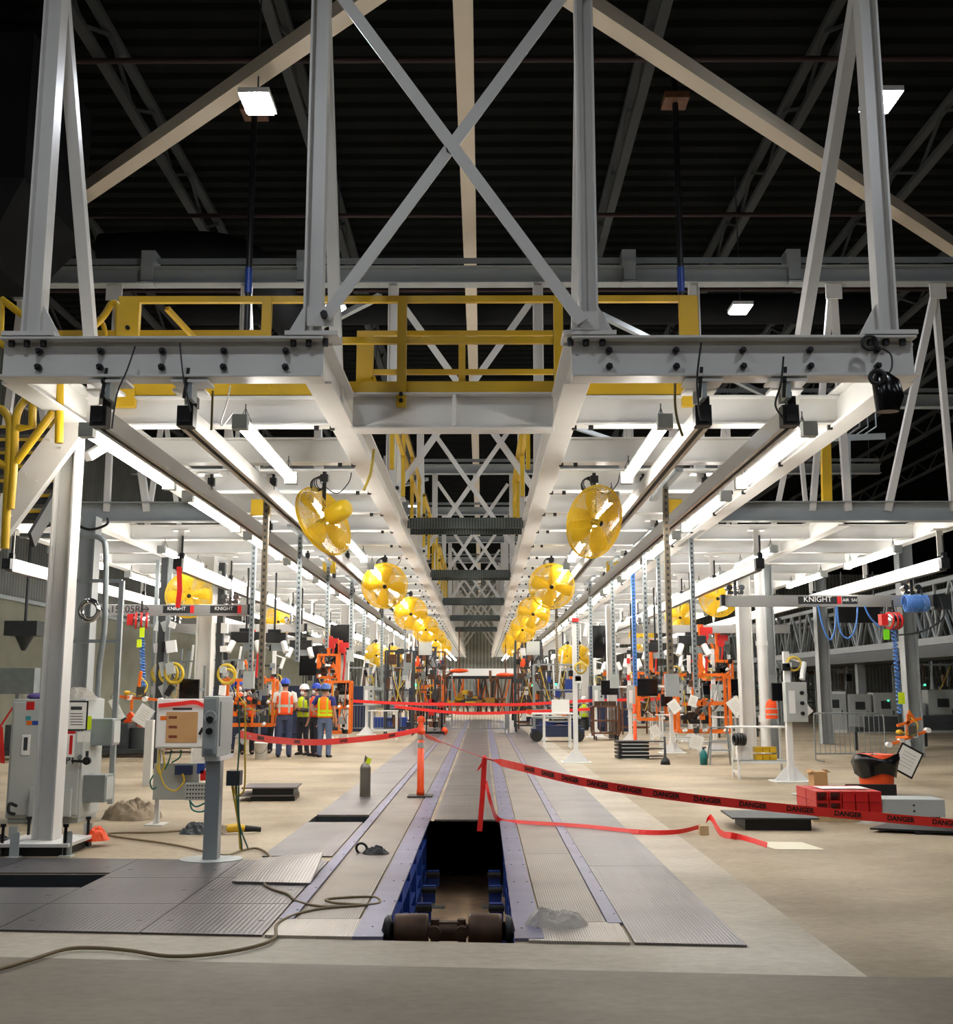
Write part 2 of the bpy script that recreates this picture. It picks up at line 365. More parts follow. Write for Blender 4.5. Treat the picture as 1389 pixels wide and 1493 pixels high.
for i, Y in enumerate(HY):
    b = B(); b.ib((-11.5, Y, 8.73), (13, Y, 8.73), .31, .26); nth = ordn(i)
    t = T('hanger_beam', nth + ' white header beam slung across the hall under the roof', 'beam', (0, Y, 8.57), group='header beams under the roof')
    b = B(t, 1); b.ib((-11.5, Y, 8.73), (13, Y, 8.73), .31, .26); b.out('beam', greyst)
    b = B(t, 1); b.ang((-11.5, Y + .1, 9.04), (13, Y + .1, 9.04), .1); b.out('angle_rail', greyst)
    for x in (-8.4, -5.8, -3.1, 2.55, 5.4, 9):
        b = B(t, 1); b.box(x - .12, x + .12, Y - .16, Y + .16, 8.88, 9.16); b.box(x - .1, x + .1, Y - .2, Y - .14, 8.6, 8.95); b.box(x - .14, x + .14, Y - .32, Y - .06, 8.5, 8.53)
        b.out('clamp_bracket', greyst)
    if 0 < i < 5:
        for sx in (-1, 1):
            b = B(); b.bar((sx * 1.6 - .2, Y + .2, 8.45), (sx * 7.8 - .2, Y + 7.9, 8.45), .1, .1)
            solo(b, 'plan_brace', greyst, ordn(i) + ' thin pale brace lying flat under the roof on the ' + ('right' if sx > 0 else 'left'), 'brace')
# ---- overhead steel decks ----
def hangers():
    for i, Y in enumerate(HY):
        for j, x in enumerate((-4.1, -1.54, .97, 3.68)):
            side = ('outer edge of the left deck', 'inner edge of the left deck', 'inner edge of the right deck', 'outer edge of the right deck')[j]
            t = T('hanger_frame', 'white V-shaped steel hanger, ' + ordn(i) + ' along the ' + side, 'hanger', (x, Y, 4.78), group='V hangers of the decks')
            b = B(t, 1); b.ib((x, Y, 4.82), (x, Y, 8.57), .17, .17, .02, .02, up=(1, 0, 0)); b.out('front_leg', white)
            dx = .02 if j < 3 else -.42
            b = B(t, 1); b.bar((x, Y + .05, 8.5), (x + dx, Y + 1.6, 4.6), .12, .1); b.out('back_leg', white)
            b = B(t, 1); b.box(x - .24, x + .24, Y - .13, Y + .2, 4.775, 4.815); b.out('foot_plate', white)
            b = B(t, 1); s = 1 if j in (0, 2) else -1
            b.add([(x + s * .08, Y - .02, 4.81), (x + s * .08, Y + .02, 4.81), (x + s * .24, Y + .02, 4.81), (x + s * .24, Y - .02, 4.81), (x + s * .08, Y - .02, 5.1), (x + s * .08, Y + .02, 5.1)], [(0, 3, 4), (1, 5, 2), (0, 4, 5, 1), (3, 2, 5, 4), (0, 1, 2, 3)])
            b.out('gusset', white)
            if i == 0:
                for q in (-.17, -.03, .12):
                    b = B(t, 1); b.cyl((x + q, Y - .06, 4.76), (x + q, Y - .06, 4.69), .03, n=6); b.out('bolt', blackm)
        if i:
            for j, (x, d) in enumerate(((-8.0, -.6), (-6.4, .4), (6.1, .35), (7.9, -.65))):
                t = T('hanger_frame', 'pale slender A-shaped hanger of the ' + ('left' if x < 0 else 'right') + ' wing, ' + ('outer' if j in (0, 3) else 'inner') + ' one, ' + ordn(i - 1) + ' down the hall', 'hanger', (x, Y, 4.78), group='A hangers of the wings')
                b = B(t, 1); b.bar((x, Y, 8.55), (x + d * 1.1, Y + 1, 4.75), .12, .1); b.out('front_leg', white)
                b = B(t, 1); b.bar((x, Y + .1, 8.55), (x - d * .7, Y + 1, 4.75), .1, .1); b.out('back_leg', white)
                b = B(t, 1); b.box(x - .14, x + .14, Y - .05, Y - .02, 8.3, 8.6); b.out('gusset', white)
        t = T('cross_brace', 'white X-shaped brace over the middle aisle, ' + ordn(i) + ' down the hall', 'brace', (-.3, Y, 5), group='X braces over the aisle')
        for n, a, e, dy in (('diagonal', (-1.42, 0, 4.93), (.84, 0, 8.22), -.02), ('diagonal', (.9, 0, 4.87), (-1.46, 0, 8.28), -.07)):
            b = B(t, 1); b.bar((a[0], Y - .12 + dy, a[2]), (e[0], Y - .12 + dy, e[2]), .025, .11, up=(1, 0, .7)); b.bar((a[0], Y - .09 + dy, a[2]), (e[0], Y - .09 + dy, e[2]), .05, .02, up=(1, 0, .7)); b.out(n, white)
        for n, x, z in (('gusset', -1.46, 4.95), ('gusset', .93, 4.9)):
            b = B(t, 1); b.box(x - .12, x + .12, Y - .13, Y - .11, z - .09, z + .09); b.out(n, white)
        for x, z in ((-.3, 6.55), (-1.42, 4.95), (.88, 4.9)):
            b = B(t, 1); b.cyl((x, Y - .2, z), (x, Y - .1, z), .035, n=6); b.out('bolt', blackm)
hangers()
def deck(side):
    x0, x1 = (LXO, LXI) if side == 'left' else (RXI, RXO)
    xo, xi = (x0, x1) if side == 'left' else (x1, x0)
    t = T('front_beam', 'white front beam with black bolts across the end of the ' + side + ' deck', 'beam', ((x0 + x1) / 2, 9.5, ZB))
    b = B(t, 1); b.ib((x0 - .06, 9.5, ZM), (x1 + .06, 9.5, ZM), ZT - ZB, .24, .025, .02); b.out('beam', white, bevel=.004)
    for k in range(5):
        for z in (4.5, 4.65):
            x = x0 + .28 + k * (x1 - x0 - .56) / 4
            b = B(t, 1); b.cyl((x, 9.48, z), (x, 9.435, z), .032, n=6); b.cyl((x, 9.44, z), (x, 9.40, z), .018, n=6); b.out('bolt', blackm)
    for nm, x in (('outer', xo), ('inner', xi)):
        b = B(); b.ib((x, 9.62, ZM), (x, DE, ZM), ZT - ZB, .24, .025, .02); solo(b, 'long_beam', white, 'long white ' + nm + ' beam of the ' + side + ' deck running down the hall', 'beam', bevel=.004)
    k = 0; y = 11.4
    while y < DE:
        t = T('cross_beam', ordn(k) + ' white cross beam behind the front beam of the ' + side + ' deck', 'beam', ((x0 + x1) / 2, y, ZB), group='cross beams of the ' + side + ' deck')
        b = B(t, 1); b.ib((x0 + .02, y, ZM), (x1 - .02, y, ZM), ZT - ZB - .06, .2, .02, .015); b.out('beam', white)
        for f in (.04, .1, .9, .96):
            x = x0 + f * (x1 - x0); b = B(t, 1); b.box(x - .025, x + .025, y - .07, y - .03, ZB - .02, ZB + .04); b.out('bolt', blackm)
        k += 1; y += 1.95
    # wing
    wi, wo = (-6.95, -8.7) if side == 'left' else (6.45, 8.5)
    b = B(); b.ib((xo, 19, ZM + .15), (wo + (wo > 0) * 1.4 - (wo < 0) * 1.4, 19, ZM + .15), .35, .24); solo(b, 'wing_beam', greyst, 'grey front beam of the ' + side + ' wing, set back from the deck end', 'beam', bevel=.004)
    for nm, x in (('inner', wi), ('outer', wo)):
        b = B(); b.ib((x, 19.13, ZM + .1), (x, DE, ZM + .1), .36, .22); solo(b, 'long_beam', white, 'long white ' + nm + ' beam of the ' + side + ' wing', 'beam')
    k = 0; y = 21.2
    while y < DE:
        b = B(); b.ib((xo, y, ZM + .1), (wo, y, ZM + .1), .3, .18); solo(b, 'cross_beam', white, ordn(k) + ' white cross beam behind the grey front beam of the ' + side + ' wing', 'beam', 'cross beams of the ' + side + ' wing')
        k += 1; y += 2.05
deck('left'); deck('right')
b = B(); b.ib((LXI + .1, 11.4, 4.57), (RXI - .1, 11.4, 4.57), .4, .26, .02, .015); b.box(-.32, -.28, 11.28, 11.4, 4.4, 4.75); solo(b, 'bridge_beam', white, 'wide white beam bridging the gap between the two decks', 'beam', bevel=.004)
for k in range(5):
    y = 20.5 + k * 9
    t = T('walkway_bridge', 'dark grated walkway bridging the aisle, ' + ordn(k) + ' down the hall', 'walkway', (-.3, y, 4.6), group='walkways over the aisle')
    b = B(t, 1); b.box(LXI + .1, RXI - .1, y - .4, y + .4, 4.72, 4.76); b.out('grating', grat)
    for s in (-1, 1):
        b = B(t, 1); b.box(LXI + .1, RXI - .1, y + s * .42 - .02, y + s * .42 + .02, 4.6, 4.8); b.out('side_plate', grat)
# columns
def hcol(name, label, x, y, z1, w=.26, m=white, base=False):
    t = T(name, label, 'column', (x, y, 0))
    b = B(t, 1); b.ib((x, y, .12 if base else .02), (x, y, z1), w, w, .02, .016, up=(1, 0, 0)); b.out('shaft', m, bevel=.003)
    return t
def wide_column():
    x, y = -4.42, 11.35
    t = T('steel_column', 'white steel column bolted to a base plate at the front of the left deck', 'column', (x, y, 0))
    b = B(t, 1); b.ib((x, y, .13), (x, y, ZB), .22, .24, .02, .016, up=(1, 0, 0)); b.out('shaft', white, bevel=.003)
    b = B(t, 1); b.box(x - .36, x + .36, y - .36, y + .36, .09, .125); b.out('base_plate', white, bevel=.004)
    b = B(t, 1); b.box(x - .3, x + .3, y - .3, y + .3, .0, .09); b.out('grout_pad', black)
    for sx, sy in ((-1, -1), (1, -1), (1, 1), (-1, 1)):
        b = B(t, 1); b.cyl((x + sx * .31, y + sy * .31, 0), (x + sx * .31, y + sy * .31, .3), .016, n=8); b.cyl((x + sx * .31, y + sy * .31, .28), (x + sx * .31, y + sy * .31, .31), .03, n=6); b.out('anchor_bolt', blackm)
    for px, py in ((-.15, -.4), (.33, -.3), (-.38, .1), (.3, .34)):
        b = B(t, 1); b.bar((x + px, y + py, 0), (x + px, y + py, .24), .09, .012, up=(0, 1, 0)); b.box(x + px - .06, x + px + .06, y + py - .07, y + py + .05, 0, .012); b.out('shim_bracket', ltgrey)
    b = B(); b.bar((x + .12, y - .2, 4.42), (x - .86, y - .22, 2.93), .12, .3, up=(.4, 0, 1)); [b.cyl((x - .05 - .24 * k + s * .06, y - .27, 4.16 - .36 * k - s * .04), (x - .05 - .24 * k + s * .06, y - .29, 4.16 - .36 * k - s * .04), .012, n=6) for k in range(4) for s in (-1, 1)]; solo(b, 'knee_brace', white, 'thick white knee brace slanting down left from the column top', 'brace', bevel=.003)
    b = B(); b.bar((x + .12, y + .18, 4.12), (x + .3, y + .5, 4.38), .1, .1); solo(b, 'knee_brace', white, 'short white knee brace right of the column top', 'brace')
wide_column()
def column_right():
    x, y = 5.98, 24.9
    t = hcol('steel_column', 'white steel column with a pipe beside the right work stations', x, y, ZB + .05, .3, white)
    b = B(); b.cyl((x + .36, y - .1, 0), (x + .36, y - .1, 4.5), .11, n=18); b.cyl((x + .36, y - .1, .9), (x + .36, y - .1, 1.05), .14, n=18); b.cyl((x + .36, y - .1, 2.6), (x + .36, y - .1, 2.7), .135, n=18); b.path([(x + .36, y - .1, .98), (x + .5, y - .2, 1.08), (x + .52, y - .22, 1.2)], .06, 10)
    solo(b, 'drain_pipe', whiteb, 'fat white drain pipe beside the right steel column', 'pipe')
    hcol('steel_column', 'slim grey column just behind the white column with the pipe', 6.9, 26.2, 4.6, .2, greyst)
    hcol('steel_column', 'broad white column behind the left work stations', -6.0, 23.6, 4.5, .34, white)
    for i, (u, v, Y) in enumerate(((1204, 1060, 33), (1330, 1030, 27))):
        p = P(u, v, Y); hcol('steel_column', ('first' if i == 0 else 'second') + ' grey column in the dark hall to the right, counted from the left', p.x, Y, 5.3, .34, greyst)
column_right()
for j, (x, nm) in enumerate(((-4.6, 'left'), (4.3, 'right'))):
    for i, Y in enumerate((36.5, 46, 55)):
        hcol('steel_column', ordn(i) + ' far white column along the ' + nm + ' deck', x, Y, ZB, .3, white)
# ================= conveyor floor =================
def floor_plates():
    def row(nm, x0, x1, y0, step, m, label, gap=.008, skip=(), sy=0):
        y, k = y0, 0
        while y < 60:
            y1 = min(y + step, 60)
            if k not in skip:
                b = B(); a, c = y + (sk(x0) if k == 0 and sy else 0), y + (sk(x1) if k == 0 and sy else 0)
                b.slab([(x0 + gap, a), (x1 - gap, c), (x1 - gap, y1 - gap), (x0 + gap, y1 - gap)], .001, .016)
                solo(b, 'floor_plate', m, ordn(k) + ' ' + label, 'floor plate', label)
            y = y1; k += 1
    row('c', PX0 + .05, PX1 - .03, 13.98, 1.6, riby, 'ribbed steel plate beyond the open pit in the middle row')
    row('l', -1.32, -.87, 8.05, 3.2, ribx, 'ribbed brown track plate left of the pit')
    row('r', .41, .87, 7.95, 3.2, ribx, 'ribbed brown track plate right of the pit')
    row('ro', .97, 1.69, 7.39, 3.0, riby, 'dark tread plate in the row at the right edge of the line', sy=1)
    row('lo', -2.16, -1.46, 10.98, 2.74, riby, 'dark tread plate in the row at the left edge of the line', skip=(1,))
    b = B(); b.slab([(-2.15, 14.5), (-1.47, 14.5), (-1.47, 16.45), (-2.15, 16.45)], .001, .016); solo(b, 'floor_plate', riby, 'dark tread plate just beyond the open recess at the left edge of the line', 'floor plate')
    # sloping loose plate
    b = B(); b.add([(-2.1, 9.46, .018), (-1.43, 9.38, .018), (-1.47, 10.38, .12), (-2.06, 10.46, .06), (-2.1, 9.46, .033), (-1.43, 9.38, .033), (-1.47, 10.38, .135), (-2.06, 10.46, .075)],
          [(3, 2, 1, 0), (4, 5, 6, 7), (0, 1, 5, 4), (1, 2, 6, 5), (2, 3, 7, 6), (3, 0, 4, 7)])
    solo(b, 'floor_plate', loosep, 'loose shiny floor plate tilted up at its far edge', 'floor plate')
    for nm, q in (('left', [(-1.44, 7.38 + sk(-1.44)), (PX0 - .1, 7.38 + sk(-.8)), (PX0 - .1, 8.03), (-1.44, 8.03)]), ('right', [(PX1 + .09, 7.38 + sk(.3)), (.95, 7.38 + sk(.95)), (.95, 7.93), (PX1 + .09, 7.93)])):
        b = B(); b.slab(q, .001, .018); solo(b, 'floor_plate', silvp, 'bright bare metal plate ' + nm + ' of the pit at the front end of the line', 'floor plate')
    k = 0                                                        # field of dark plates
    for i, (x0, x1) in enumerate(((-2.3, -1.46), (-3.3, -2.3), (-4.4, -3.3), (-5.6, -4.4), (-6.8, -5.6))):
        for j, (y0, y1) in enumerate(((7.4, 8.6), (8.6, 9.75), (9.75, 10.6))):
            if i == 2 and j == 1: y1 = 9.28
            if i == 2 and j == 2: y0 = 10.0
            b = B(); a = [(x0 + .004, y0), (x1 - .004, y0), (x1 - .004, y1 - .006), (x0 + .004, y1 - .006)]
            b.slab([(x, y + (sk(x) if j == 0 and y < 8 else 0) + (sk(x) * .7 if j == 2 and y > 10.3 else 0)) for x, y in a], .001, .014)
            for fx in (.12, .88): b.box(x0 + (x1 - x0) * fx - .02, x0 + (x1 - x0) * fx + .02, (y0 + y1) / 2 - .012, (y0 + y1) / 2 + .012, .01, .0155)
            solo(b, 'floor_plate', plx, 'dark plate in the ' + ('front', 'middle', 'back')[j] + ' row of the walkway, ' + ordn(i) + ' left from the track', 'floor plate', 'dark walkway plates')
floor_plates()
for nm, x, w, y0 in (('outer rail strip on the left', -1.39, .1, 8.03), ('inner rail strip left of the pit', PX0 - .13, .13, 7.46), ('lip of the pit on its left', PX0 - .03, .07, 7.46), ('inner rail strip right of the pit', PX1 + .13, .12, 7.42), ('lip of the pit on its right', PX1 + .035, .07, 7.42), ('outer rail strip on the right', .92, .1, 7.9)):
    t = T('floor_rail', 'bluish bare steel ' + nm + ', along the line', 'rail', (x, y0, 0))
    b = B(t, 1); b.box(x - w / 2, x + w / 2, y0, 60, -.0, .021); b.out('strip', purple)
    b = B(t, 1)
    y = y0 + .3
    while y < 26: b.cyl((x + w * .3, y, .02), (x + w * .3, y, .024), .008, n=6); y += .9
    b.out('screw', blackm)
# ---- the pit and what is in it ----
def pit_things():
    for s, x, nm in ((-1, PX0 - .1, 'left'), (1, PX1 + .1, 'right')):
        t = T('pit_beam', 'blue painted side beam along the ' + nm + ' of the pit', 'beam', (x, 10, -.5))
        b = B(t, 1); b.ib((x, 7.55, -.13), (x, 17, -.13), .24, .12); b.out('upper_beam', blue)
        b = B(t, 1); b.ib((x + s * .02, 7.55, -.6), (x + s * .02, 17, -.6), .16, .12); b.out('lower_beam', blue)
        for k in range(7):
            y = 7.95 + k * 1.05
            b = B(t, 1); b.bar((x, y, -.95), (x, y, -.1), .1, .1); b.out('post', blue)
        for k in range(6):
            y = 8.5 + k * 1.0
            r = T('roller_bracket', ordn(k) + ' blue roller bracket along the ' + nm + ' wall of the pit', 'bracket', (x - s * .17, y, -.95), group='roller brackets in the pit')
            cx = x - s * .17
            b = B(r, 1); b.box(cx - .14, cx + .14, y - .05, y + .05, -.95, -.925); b.bar((cx, y, -.93), (cx, y, -.62), .05, .05); b.out('stand', galv)
            b = B(r, 1); b.box(cx - .07, cx + .07, y - .04, y + .04, -.7, -.52); b.out('block', blue)
            b = B(r, 1); b.cyl((cx - .08, y - .06, -.56), (cx + .08, y - .06, -.56), .032, n=12); b.out('roller', black)
    t = T('drive_shaft', 'brown worn drive shaft with two universal joints across the pit mouth', 'shaft', (-.23, 7.62, -.2)); z, y = .02, 7.64
    for s in (-1, 1):
        c = -.23
        b = B(t, 1); b.lathe([(0, .135), (.105, .135), (.11, .15), (.11, .34), (.105, .36), (0, .36)], (c, y, z), (s, 0, 0), 24); b.out('coupling_drum', rust)
        b = B(t, 1); b.lathe([(0, .36), (.06, .36), (.06, .385), (.1, .385), (.1, .41), (.08, .43), (0, .45)], (c, y, z), (s, 0, 0), 24); b.out('bearing', black)
        b = B(t, 1)
        for q in (-1, 1): b.bar((c + s * .14, y + q * .05, z), (c + s * .06, y + q * .045, z), .09, .03); b.bar((c + s * .0, y, z + q * .045), (c + s * .1, y, z + q * .045), .06, .03)
        b.out('yoke', rust)
        b = B(t, 1); b.cyl((c + s * .09, y - .09, z), (c + s * .09, y + .09, z), .045, n=16); b.cyl((c + s * .09, y, z - .075), (c + s * .09, y, z + .075), .03, n=12); b.out('joint_cross', rust)
    b = B(t, 1); b.cyl((-.29, y, z), (-.17, y, z), .06, n=18); b.out('tube', rust)
    for s, x in ((-1, PX0 + .02), (1, PX1 - .02)):
        b = B(); b.box(x - .05, x + .05, 7.5, 7.75, -.9, -.2); solo(b, 'bearing_pedestal', black, 'black bearing pedestal at the ' + ('left' if s < 0 else 'right') + ' end of the drive shaft', 'pedestal')
pit_things()
# ================= yellow walkway railings =================
def railings():
    Y = 11.35
    t = T('guard_rail', 'long yellow guard rail with toe board above the bridging beam', 'railing', (-.8, Y, 4.7))
    for n, z, h in (('top_rail', 5.84, .07), ('mid_rail', 5.37, .07), ('toe_board', 4.83, .15)):
        b = B(t, 1); b.box(-3.98, 2.32, Y - .03, Y + .03, z - h / 2, z + h / 2); b.out(n, yellow)
    for x, w in ((-3.85, .22), (-2.35, .1), (-.87, .1), (.83, .1), (2.25, .2)):
        b = B(t, 1); b.box(x - w / 2, x + w / 2, Y - .06, Y + .02, 4.62 if w > .1 or x == -.87 else 4.75, 5.86); b.out('post', yellow)
    for z in (4.68, 4.75, 5.2, 5.5):
        b = B(t, 1); x = -.87 if z < 5 else -3.85; b.cyl((x, Y - .06, z), (x, Y - .09, z), .025, n=6); b.out('bolt', blackm)
    Y = 12.5
    t = T('guard_rail', 'short yellow guard rail behind the long one, over the middle aisle', 'railing', (-.4, Y, 4.7))
    for z in (5.84, 5.36):
        b = B(t, 1); b.box(-1.5, .85, Y - .025, Y + .025, z - .03, z + .03); b.out('rail', yellow)
    for x, w in ((-1.4, .2), (-.24, .08)):
        b = B(t, 1); b.box(x - w / 2, x + w / 2, Y - .03, Y + .03, 4.7, 5.86); b.out('post', yellow)
    b = B(t, 1); b.bar((-1.3, Y, 5.3), (-1.1, Y, 4.75), .06, .05); b.out('brace', yellow)
    t = T('guard_rail', 'yellow guard rail over the left deck, behind the front beam', 'railing', (-4, Y, 4.7))
    b = B(t, 1); b.box(-5.2, -2.6, Y - .025, Y + .025, 5.8, 5.88); b.out('rail', yellow)
    for x in (-5.1, -2.65): b = B(t, 1); b.box(x - .05, x + .05, Y - .03, Y + .03, 4.7, 5.86); b.out('post', yellow)
    b = B(t, 1); b.bar((-3.5, 11.5, 5.8), (-3.0, Y, 5.3), .05, .05); b.out('brace', yellow)
    b = B(t, 1); b.path(smooth_pts([P(115, 497, 12), P(150, 462, 12), P(163, 443, 12), P(172, 450, 12), P(172, 500, 12)]), .04, 8); b.out('end_loop', yellow)
    b = B(t, 1); b.path(smooth_pts([P(145, 466, 12.1), P(152, 478, 12.1), P(153, 500, 12.1)]), .03, 8); b.out('end_loop', yellow)
    b = B(t, 1); b.path([P(2, 436, 11.8), P(62, 482, 11.8)], .04, 8); b.path([P(2, 436, 11.8), P(0, 505, 11.8)], .04, 8); b.path([P(0, 500, 11.8), P(18, 510, 11.8)], .04, 8); b.out('sloping_rail', yellow)
    for i, Y in enumerate((20, 28.5, 37)):                       # rails along the aisle
        for s, x in ((-1, LXI + .22), (1, RXI - .22)):
            if s > 0 and i: continue
            t = T('guard_rail', ordn(i) + ' yellow aisle rail beside the X braces on the ' + ('left' if s < 0 else 'right'), 'railing', (x, Y, 4.77))
            for z in (5.85, 5.4): b = B(t, 1); b.box(x - .03, x + .03, Y - 5, Y + 2, z - .035, z + .035); b.out('rail', yellow)
            for k in range(4): b = B(t, 1); b.box(x - .03, x + .03, Y - 5 + k * 2.2, Y - 4.9 + k * 2.2, 4.7, 5.86); b.out('post', yellow)
railings()
def stair():
    t = T('stair', 'steel stair with yellow nosings and handrails at the far left', 'stair', (-6.2, 13, 0))
    for k in range(15):
        y, z = 11.1 + k * .24, 1.9 + k * .235
        if z > 5.3: break
        if z < 3.6: continue
        b = B(t, 1); b.box(-8.2, -5.35, y, y + .3, z - .12, z); b.out('tread', tread)
        b = B(t, 1); b.box(-8.2, -5.35, y - .02, y, z - .035, z + .005); b.out('nosing', yellow)
    for x in (-8.25, -5.3): b = B(t, 1); b.bar((x, 12.6, 3.35), (x, 14.6, 5.3), .04, .2); b.out('stringer', tread)
    q = lambda u, v: P(u, v, 10.6)
    for n, pts in (('handrail', [q(-12, 594), q(4, 598), q(14, 615), q(14, 650), q(7, 800)]), ('handrail', [q(40, 578), q(26, 600), q(22, 625), q(20, 680), q(15, 742)]), ('handrail', [q(23, 674), q(78, 600)]), ('handrail', [q(48, 560), q(47, 622), q(26, 624)]), ('handrail', [q(-10, 672), q(14, 682)]), ('handrail', [q(87, 560), q(86, 646)])):
        b = B(t, 1); b.path(smooth_pts(pts) if len(pts) > 3 else pts, .042, 10); b.out(n, yellow)
stair()
# ================= lights =================
def strip_proto():
    t = T('strip_light', 'x', 'light'); L = 2.75
    b = B(t); b.box(-.035, .035, 0, L, .045, .075); b.out('housing', whiteb)
    b = B(t); n = 8
    n = 12; vs = [(.055 * math.cos(.62 * PI + 1.76 * PI * k / n), y, .055 * math.sin(.62 * PI + 1.76 * PI * k / n)) for y in (.06, L - .06) for k in range(n + 1)]
    b.add(vs, [(k, k + 1, n + 2 + k, n + 1 + k) for k in range(n)] + [tuple(range(n + 1)), tuple(range(n + 1, 2 * n + 2))], True); b.out('diffuser', lens)
    for y in (0, L): b = B(t); b.box(-.07, .07, y - .05, y + .06, -.06, .078); b.out('end_cap', ltgrey)
    for y in (.2, L - .2):
        b = B(t); b.path([(0, y, .07), (0, y, .24)], .006, 5); b.path([(-.05, y - .04, .07), (0, y, .2), (.05, y + .04, .07)], .005, 5); b.out('hanging_wire', dkgrey)
    return t
def strips():
    pr = strip_proto(); first = True
    rows = [('inner row of the left deck', -2.28, 4.1, 9.95, 4.05), ('outer row of the left deck', -3.78, 4.06, 10.1, 3.6), ('inner row of the right deck', 1.72, 4.1, 9.95, 4.05), ('outer row of the right deck', 3.12, 4.06, 10.1, 3.6),
            ('outer row of the left wing', -7.85, 4.13, 19.6, 4.3), ('inner row of the left wing', -5.85, 4.13, 19.6, 4.3), ('outer row of the right wing', 7.55, 4.13, 19.6, 4.3), ('inner row of the right wing', 5.3, 4.13, 19.6, 4.3)]
    for nm, x, z, y0, st_ in rows:
        k, y = 0, y0
        while y + 2.8 < DE:
            lab = ordn(k) + ' glowing strip light along the ' + nm
            if first: pr.location = (x, y, z); pr['label'] = lab; pr['group'] = 'strip lights'; first = False
            else: dup(pr, (x, y, z), 0, lab, 'strip lights')
            k += 1; y += st_
strips()
def highbays():
    t = T('high_bay_light', 'x', 'light', (0, 0, 0))
    b = B(t); b.box(-.2, .2, -.27, .27, .03, .1); b.out('housing', whiteb)
    b = B(t); b.box(-.17, .17, -.24, .24, .0, .03); b.out('diffuser', hilens)
    b = B(t); b.cyl((0, 0, .1), (0, 0, 2.85), .012, n=6); b.out('drop_rod', dkgrey)
    n = 0
    seen = {(1, 2): 'bright roof lamp at the upper left, above the thin black pole', (2, 2): 'bright roof lamp at the upper right beside the outer hanger', (2, 3): 'roof lamp below the white header beam on the right', (1, 3): 'roof lamp half hidden behind the left inner hanger', (3, 5): 'small far roof lamp in the dark at the right edge'}
    for i, x in enumerate((-11, -2.93, 5.2, 13.4, 21.5)):
        for j, y in enumerate((-3, 5.2, 13.1, 20.9, 28.9, 36.8, 44.7)):
            if (i == 0 and j > 3) or i == 4 or (i == 3 and j in (3, 4, 6)): continue
            lab = seen.get((i, j), 'roof lamp in row ' + ordn(j) + ' from the near end of the hall, ' + ordn(i) + ' across')
            if n == 0: t.location = (x, y, 9.15); t['label'] = lab; t['group'] = 'roof lamps'
            else: dup(t, (x, y, 9.15), 0, lab, 'roof lamps')
            n += 1
highbays()
# ================= crane rails under the decks =================
def crane_rail(x, y0, z, label, wing):
    t = T('crane_rail', label, 'rail', (x, y0, z)); h = .22 if wing else .17
    b = B(t, 1); b.box(x - .05, x + .05, y0, DE, z - h / 2 + .05, z + h / 2); b.out('track', whiteb if wing else alu, bevel=.004)
    b = B(t, 1)
    for s in (-1, 1): b.box(x + s * .045 - .022, x + s * .045 + .022, y0, DE, z - h / 2 - .02, z - h / 2 + .05)
    b.out('lower_lip', alu)
    b = B(t, 1); b.box(x - .075, x + .075, y0 - .13, y0, z - .1, z + .09); b.box(x - .05, x + .05, y0 - .15, y0 - .13, z - .07, z + .06); b.out('end_stop', black)
    y, k = y0 + .05, 0
    while y < DE:
        b = B(t, 1); b.box(x - .06, x + .06, y - .01, y + .01, z + .14, ZB - .03 + (.12 if wing else 0)); b.box(x - .15, x + .15, y - .1, y + .1, ZB - .03 + (.12 if wing else 0), ZB - .005 + (.12 if wing else 0)); b.out('hanger_plate', white)
        b = B(t, 1); b.cyl((x + .04, y - .04, z + .05), (x + .04, y - .04, ZB), .018, n=8); b.box(x, x + .08, y - .08, y, z + .1, z + .2); b.out('hanger_rod', blackm)
        y += 3.9 if k < 8 else 7.8; k += 1
    return t
for x, nm in ((-3.53, 'outer'), (-2.73, 'inner')): crane_rail(x, 9.8, 4.11, nm + ' aluminium crane rail under the left deck', 0)
for x, nm in ((2.03, 'inner'), (2.83, 'outer')): crane_rail(x, 9.8, 4.11, nm + ' aluminium crane rail under the right deck', 0)
for x, nm in ((-8.6, 'outer white crane rail of the left wing'), (-5.5, 'inner white crane rail of the left wing'), (5.0, 'inner white crane rail of the right wing'), (8.33, 'outer white crane rail of the right wing')): crane_rail(x, 19.55, 3.87, nm, 1)
